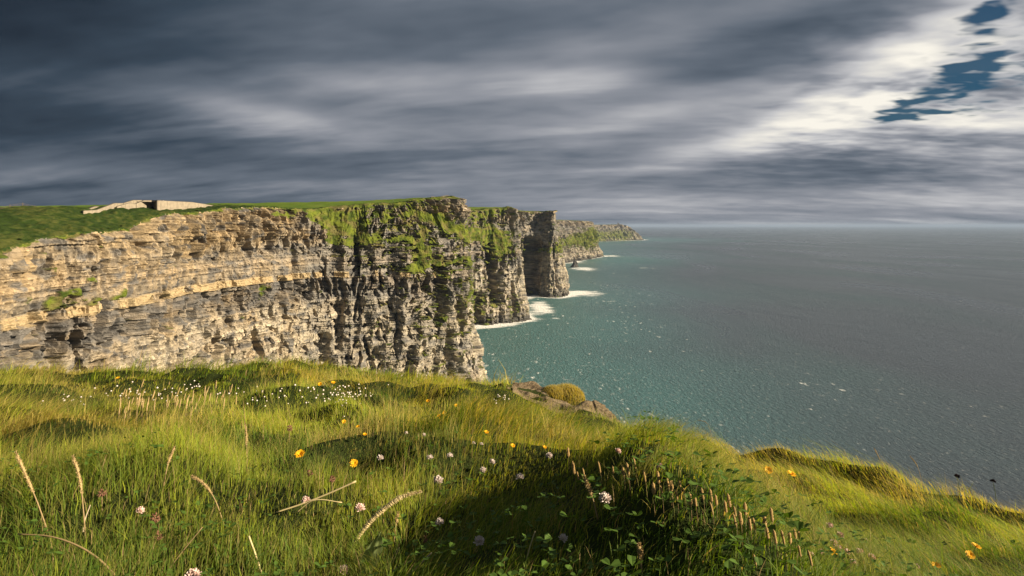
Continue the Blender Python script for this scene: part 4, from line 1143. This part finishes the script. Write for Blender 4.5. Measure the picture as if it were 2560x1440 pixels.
# yellow hawkbits
DAI = [daisy('flower_head', .016, 17, MYEL, k) for k in range(2)]
def hawkbit(px, py, H, label, sc=1.0, tilt=(.9, 0, 0), group=None):
    H = .09
    x, y, z, hh = foot(px, py, (50 if py > 1120 else 26) * sc)
    sc = hh / H
    key = ('h', round(H, 3))
    if key not in STS: STS[key] = stem_mesh(H, .02, 0, MSTEMG, .0015)
    add_thing('yellow_hawkbit', label, 'hawkbit', (x - .02 * sc, y, z), 0, [('stem', STS[key]), ('flower_head', DAI[px % 2], (.02, 0, H), tilt)], group, sc)
hawkbit(750, 1129, .17, 'large yellow hawkbit flower, biggest and nearest, left of centre', 1.35, (.5, 0, 0))
hawkbit(295, 945, .20, 'yellow hawkbit on the far crest at left', 1.0, (.3, 0, 0))
hawkbit(885, 1152, .13, 'orange-yellow hawkbit right of the biggest one', 1.1, (.8, .3, 0))
hawkbit(1216, 1075, .17, 'yellow hawkbit on the middle slope, below the green mound', 1.3, (.3, .2, 0))
hawkbit(1282, 1110, .16, 'yellow hawkbit on the middle slope, lower right of its neighbour', 1.2, (.5, .3, 0))
hawkbit(1362, 1112, .16, 'yellow hawkbit just left of the tall plantain spikes', 1.1, (.3, .2, 0))
hawkbit(1112, 1030, .16, 'yellow hawkbit beside the green mound, right one', 1.3)
hawkbit(1098, 1037, .16, 'yellow hawkbit beside the green mound, left one', 1.2)
for i, (px, py) in enumerate(sorted([(860, 1050), (895, 1062), (912, 1082), (1140, 1012), (1920, 1172), (1978, 1182), (2440, 1358), (2425, 1380), (2340, 1405), (2080, 1370), (800, 958), (833, 955), (1070, 1000)])):
    hawkbit(px, py, .13, 'small scattered yellow hawkbit, %s of the small ones from the left' % ordinal(i + 1), 1.15, (random.uniform(.2, .9), random.uniform(-.3, .3), 0), 'small scattered yellow hawkbits')

# tall stalks, straws, twigs
def stalk(name, label, cat, pts, h0, r, mat, hgt, extra=None):
    """pts: photograph pixels from foot to tip; the foot stands on the ground"""
    bx, by, bz = ray_ground(pts[0][0], pts[0][1] + h0 * 300)
    P = []
    for k, (px, py) in enumerate(pts):
        d = by * (1 + hgt * k / max(1, len(pts) - 1))
        P.append(((px - 1280) / F * d, d, -(py - HZ) / F * d))
    P = np.array(P); P[0, 2] = bz if h0 < .03 else P[0, 2]
    t = np.linspace(0, 1, len(P)); tt = np.linspace(0, 1, 14)
    Q = cat_rom(np.hstack([P[:, :2], P[:, 2:]]), 6)
    root = Q[0].copy()
    rr = np.interp(np.linspace(0, 1, len(Q)), [p[0] for p in r], [p[1] for p in r])
    t_ = thing(name, label, cat, (root[0], root[1], root[2] + CAMZ))
    link('stalk', tube_mesh('stalk', Q - root, rr, mat, 6), t_)
    if extra: extra(t_, Q - root)
    return t_
def rough_head(t_, Q, k0=.45, r=.0048, mat=None):
    n0 = int(len(Q) * k0); q = cat_rom(Q[n0:], 5); n = len(q); rg = np.random.default_rng(n)
    mb = MB(); tt = np.linspace(0, 1, n)
    v, qq, tr = tube(q, r * np.minimum(1, np.minimum(tt * 6, (1 - tt) * 3) + .2) * rg.uniform(.8, 1.2, n), 8); mb.add(v, qq, tr)
    for i in range(n * 9):
        j = rg.integers(0, n); d = rg.normal(0, 1, 3); d /= np.linalg.norm(d); p = q[j] + d * r * .7 * min(1, min(tt[j] * 6, (1 - tt[j]) * 3) + .2)
        s_ = np.cross(d, rg.normal(0, 1, 3)); s_ /= np.linalg.norm(s_)
        mb.add([p - s_ * .0008, p + s_ * .0008, p + d * .004 + (q[min(j + 1, n - 1)] - q[max(j - 1, 0)]) * .4], t=[(0, 1, 2)])
    link('seed_head', mb.mesh('seed_head', mat or MPALE), t_)
stalk('arched_grass_stalk', 'pale arched grass seed stalk bending right over the dark hollow', 'grass stalk', [(872, 1385), (888, 1355), (925, 1305), (965, 1268), (1005, 1242), (1052, 1229)], .02, [(0, .0016), (1, .001)], MPALE, .02,
      lambda t_, Q: rough_head(t_, Q, .12, .0042))
stalk('dry_twig', 'pale dry twig lying at the bottom right of the arched stalk', 'twig', [(1022, 1440), (1048, 1412), (1080, 1382)], .035, [(0, .0022), (1, .0014)], MTWIG, .02)
stalk('dry_twig', 'crooked dry twig at the bottom edge, left of the straight pale one', 'twig', [(950, 1440), (985, 1424), (1012, 1410), (1032, 1402)], .02, [(0, .0026), (1, .0016)], MTWIG, .02)
stalk('dry_straw', 'thin straight pale straw standing in the dark hollow', 'straw', [(1311, 1414), (1324, 1370), (1338, 1327)], .02, [(0, .0011), (1, .0009)], MPALE, .02)
stalk('dry_straw', 'long pale straw lying across the grass below the big yellow flower', 'straw', [(690, 1281), (760, 1258), (830, 1230), (890, 1203)], .07, [(0, .0018), (1, .0020)], MPALE, .02)
stalk('dry_straw', 'short pale straw crossing the lower end of the long one', 'straw', [(740, 1282), (780, 1252), (855, 1256)], .06, [(0, .0014), (1, .0012)], MPALE, .0)
stalk('dry_straw', 'thin brown stalk leaning right in the dark grass at lower left', 'straw', [(408, 1436), (455, 1380), (506, 1318)], .02, [(0, .0013), (1, .0009)], MSTEMT, .02)
stalk('dry_straw', 'long brown stalk arching left across the lower left corner', 'straw', [(288, 1438), (250, 1400), (202, 1368), (130, 1342), (45, 1335)], .03, [(0, .0020), (1, .0012)], MSTEMT, .04)
stalk('dry_straw', 'pale stalk standing at the bottom left, right of the pair of brown heads', 'straw', [(655, 1436), (640, 1390), (622, 1340)], .02, [(0, .0016), (1, .0018)], MPALE, .02)
stalk('dry_straw', 'pinkish dry stalk with a forked foot at left', 'straw', [(208, 1330), (212, 1300), (226, 1262)], .05, [(0, .0018), (1, .0010)], MTWIG, .02)
stalk('dry_straw', 'thin leaning straw at the bottom, beside the dry twigs', 'straw', [(970, 1430), (985, 1400), (998, 1368)], .02, [(0, .0012), (1, .0010)], MPALE, .02)
# tall grasses with soft plumes
def plume(t_, Q): rough_head(t_, Q, .5, .0023, MSEEDT)
for pts, lab in [([(214, 1340), (208, 1270), (200, 1200), (183, 1140)], 'tall tan grass plume standing at left, above the forked stalk'),
                 ([(120, 1330), (95, 1260), (70, 1200), (40, 1130)], 'tall tan grass plume leaning left near the left edge'),
                 ([(560, 1310), (540, 1255), (515, 1215), (480, 1190)], 'tan grass plume leaning left at the lower left of the yellow flower'),
                 ([(1605, 1436), (1602, 1400), (1598, 1360)], 'stubby brown grass head at the bottom, right of centre'),
                 ([(408, 1220), (420, 1160), (437, 1116)], 'slim tan grass plume leaning right, left of the feathery mound'),
                 ([(615, 1160), (617, 1110), (614, 1060)], 'slim brown grass plume left of the feathery mound'),
                 ([(985, 1350), (990, 1310), (996, 1280)], 'short orange-brown grass head beside the arched stalk'),
                 ([(1495, 1300), (1480, 1240), (1460, 1190)], 'slim brown grass head at the left end of the plantain row'),
                 ([(1785, 1090), (1770, 1062), (1745, 1050)], 'grass plume on the right-hand edge against the dark sea, left one'),
                 ([(2215, 1180), (2200, 1150), (2185, 1120)], 'grass plume on the right-hand edge against the dark sea, middle one'),
                 ([(2310, 1205), (2295, 1170), (2275, 1140)], 'grass plume on the right-hand edge against the dark sea, right one')]:
    stalk('grass_plume', lab, 'grass plume', pts, .02, [(0, .0014), (1, .0009)], MSTEMT, .03, plume)
# broad pale leaf near the bottom
bx, by, bz = ray_ground(905, 1432, .02)
lf = thing('broad_leaf', 'broad pale green ribbed leaf at the bottom, below the arched stalk', 'leaf', (bx, by, bz + CAMZ))
L_, W_ = .075, .017
mb = MB(); n = 12
t = np.linspace(0, 1, n); wv = W_ * np.sin(np.pi * np.clip(t * .93 + .06, 0, 1)) ** .8
cols = np.linspace(-1, 1, 9)
v = np.stack([np.stack([cols * wk + .03 * tk, np.full(9, .012 * tk) + .003 * np.abs(np.sin(cols * 9)), .01 + L_ * tk - .004 * cols**2 + 0 * cols], -1) for tk, wk in zip(t, wv)]).reshape(-1, 3)
me = mesh_np('leaf_blade', v, grid_faces(n, 9), MLEAF, True, np.tile(np.array([[.22, .27, .10]]), (len(v), 1)))
link('leaf_blade', me, lf)
link('stem', tube_mesh('stem', [(0, 0, 0), (0, 0, .006), (0, .001, .012)], .0015, MSTEMG), lf)

# clover leaves as ground cover near us
rg = np.random.default_rng(91)
n = 2600
x, y = scatter(n, .58, 1.75, rg, 1.3)
x = x[:n]
keepc = fbm(x / .35, y / .35, 351, 2) > -.12
x, y = x[keepc], y[keepc]; n = len(x)
z = ground(x, y) + rg.uniform(.015, .065, n)
sz = rg.uniform(.007, .0135, n)
Vl = []; Cl = []
sh = np.array([(0, 0, 0), (.55, .42, .10), (.95, .40, .14), (1.05, 0, .04), (.95, -.40, .14), (.55, -.42, .10)])
for k in range(3):
    a = rg.uniform(0, 6.28, n) if k == 0 else a + 2.094
    tx_, ty_ = rg.normal(0, .3, n), rg.normal(0, .3, n)
    for s0 in sh:
        lx = s0[0] * np.cos(a) - s0[1] * np.sin(a); ly = s0[0] * np.sin(a) + s0[1] * np.cos(a)
        lz = s0[2] + lx * tx_ + ly * ty_ - .25 * ly
        Vl.append(np.stack([x + lx * sz, y + ly * sz, z + CAMZ + lz * sz], -1))
        Cl.append(np.array([.085, .150, .022]) * rg.uniform(.7, 1.3, n)[:, None])
V = np.stack(Vl, 1).reshape(-1, 3); C = np.stack(Cl, 1).reshape(-1, 3)
tri = np.concatenate([np.arange(n)[:, None] * 18 + k * 6 + np.array([[0, i, i + 1]]) for k in range(3) for i in range(1, 5)])
o = link('clover_leaves', mesh_np('clover_leaves', V, tri, MLEAF, False, C)); o['kind'] = 'stuff'
o['label'] = 'low three-part clover leaves among the nearest grass'; o['category'] = 'clover'
# the grass itself, last, so that it leaves room for the taller plants
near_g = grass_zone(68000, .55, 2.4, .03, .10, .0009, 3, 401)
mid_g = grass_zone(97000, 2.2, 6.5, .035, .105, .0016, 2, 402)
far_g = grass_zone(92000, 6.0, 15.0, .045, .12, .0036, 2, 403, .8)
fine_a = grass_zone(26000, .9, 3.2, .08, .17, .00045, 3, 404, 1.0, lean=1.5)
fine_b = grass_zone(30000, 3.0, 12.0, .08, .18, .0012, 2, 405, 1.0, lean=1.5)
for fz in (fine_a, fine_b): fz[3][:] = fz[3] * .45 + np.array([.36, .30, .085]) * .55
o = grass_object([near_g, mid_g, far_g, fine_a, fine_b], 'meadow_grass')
o['label'] = 'wind-blown green and straw-coloured grass covering the near slope'; o['category'] = 'grass'
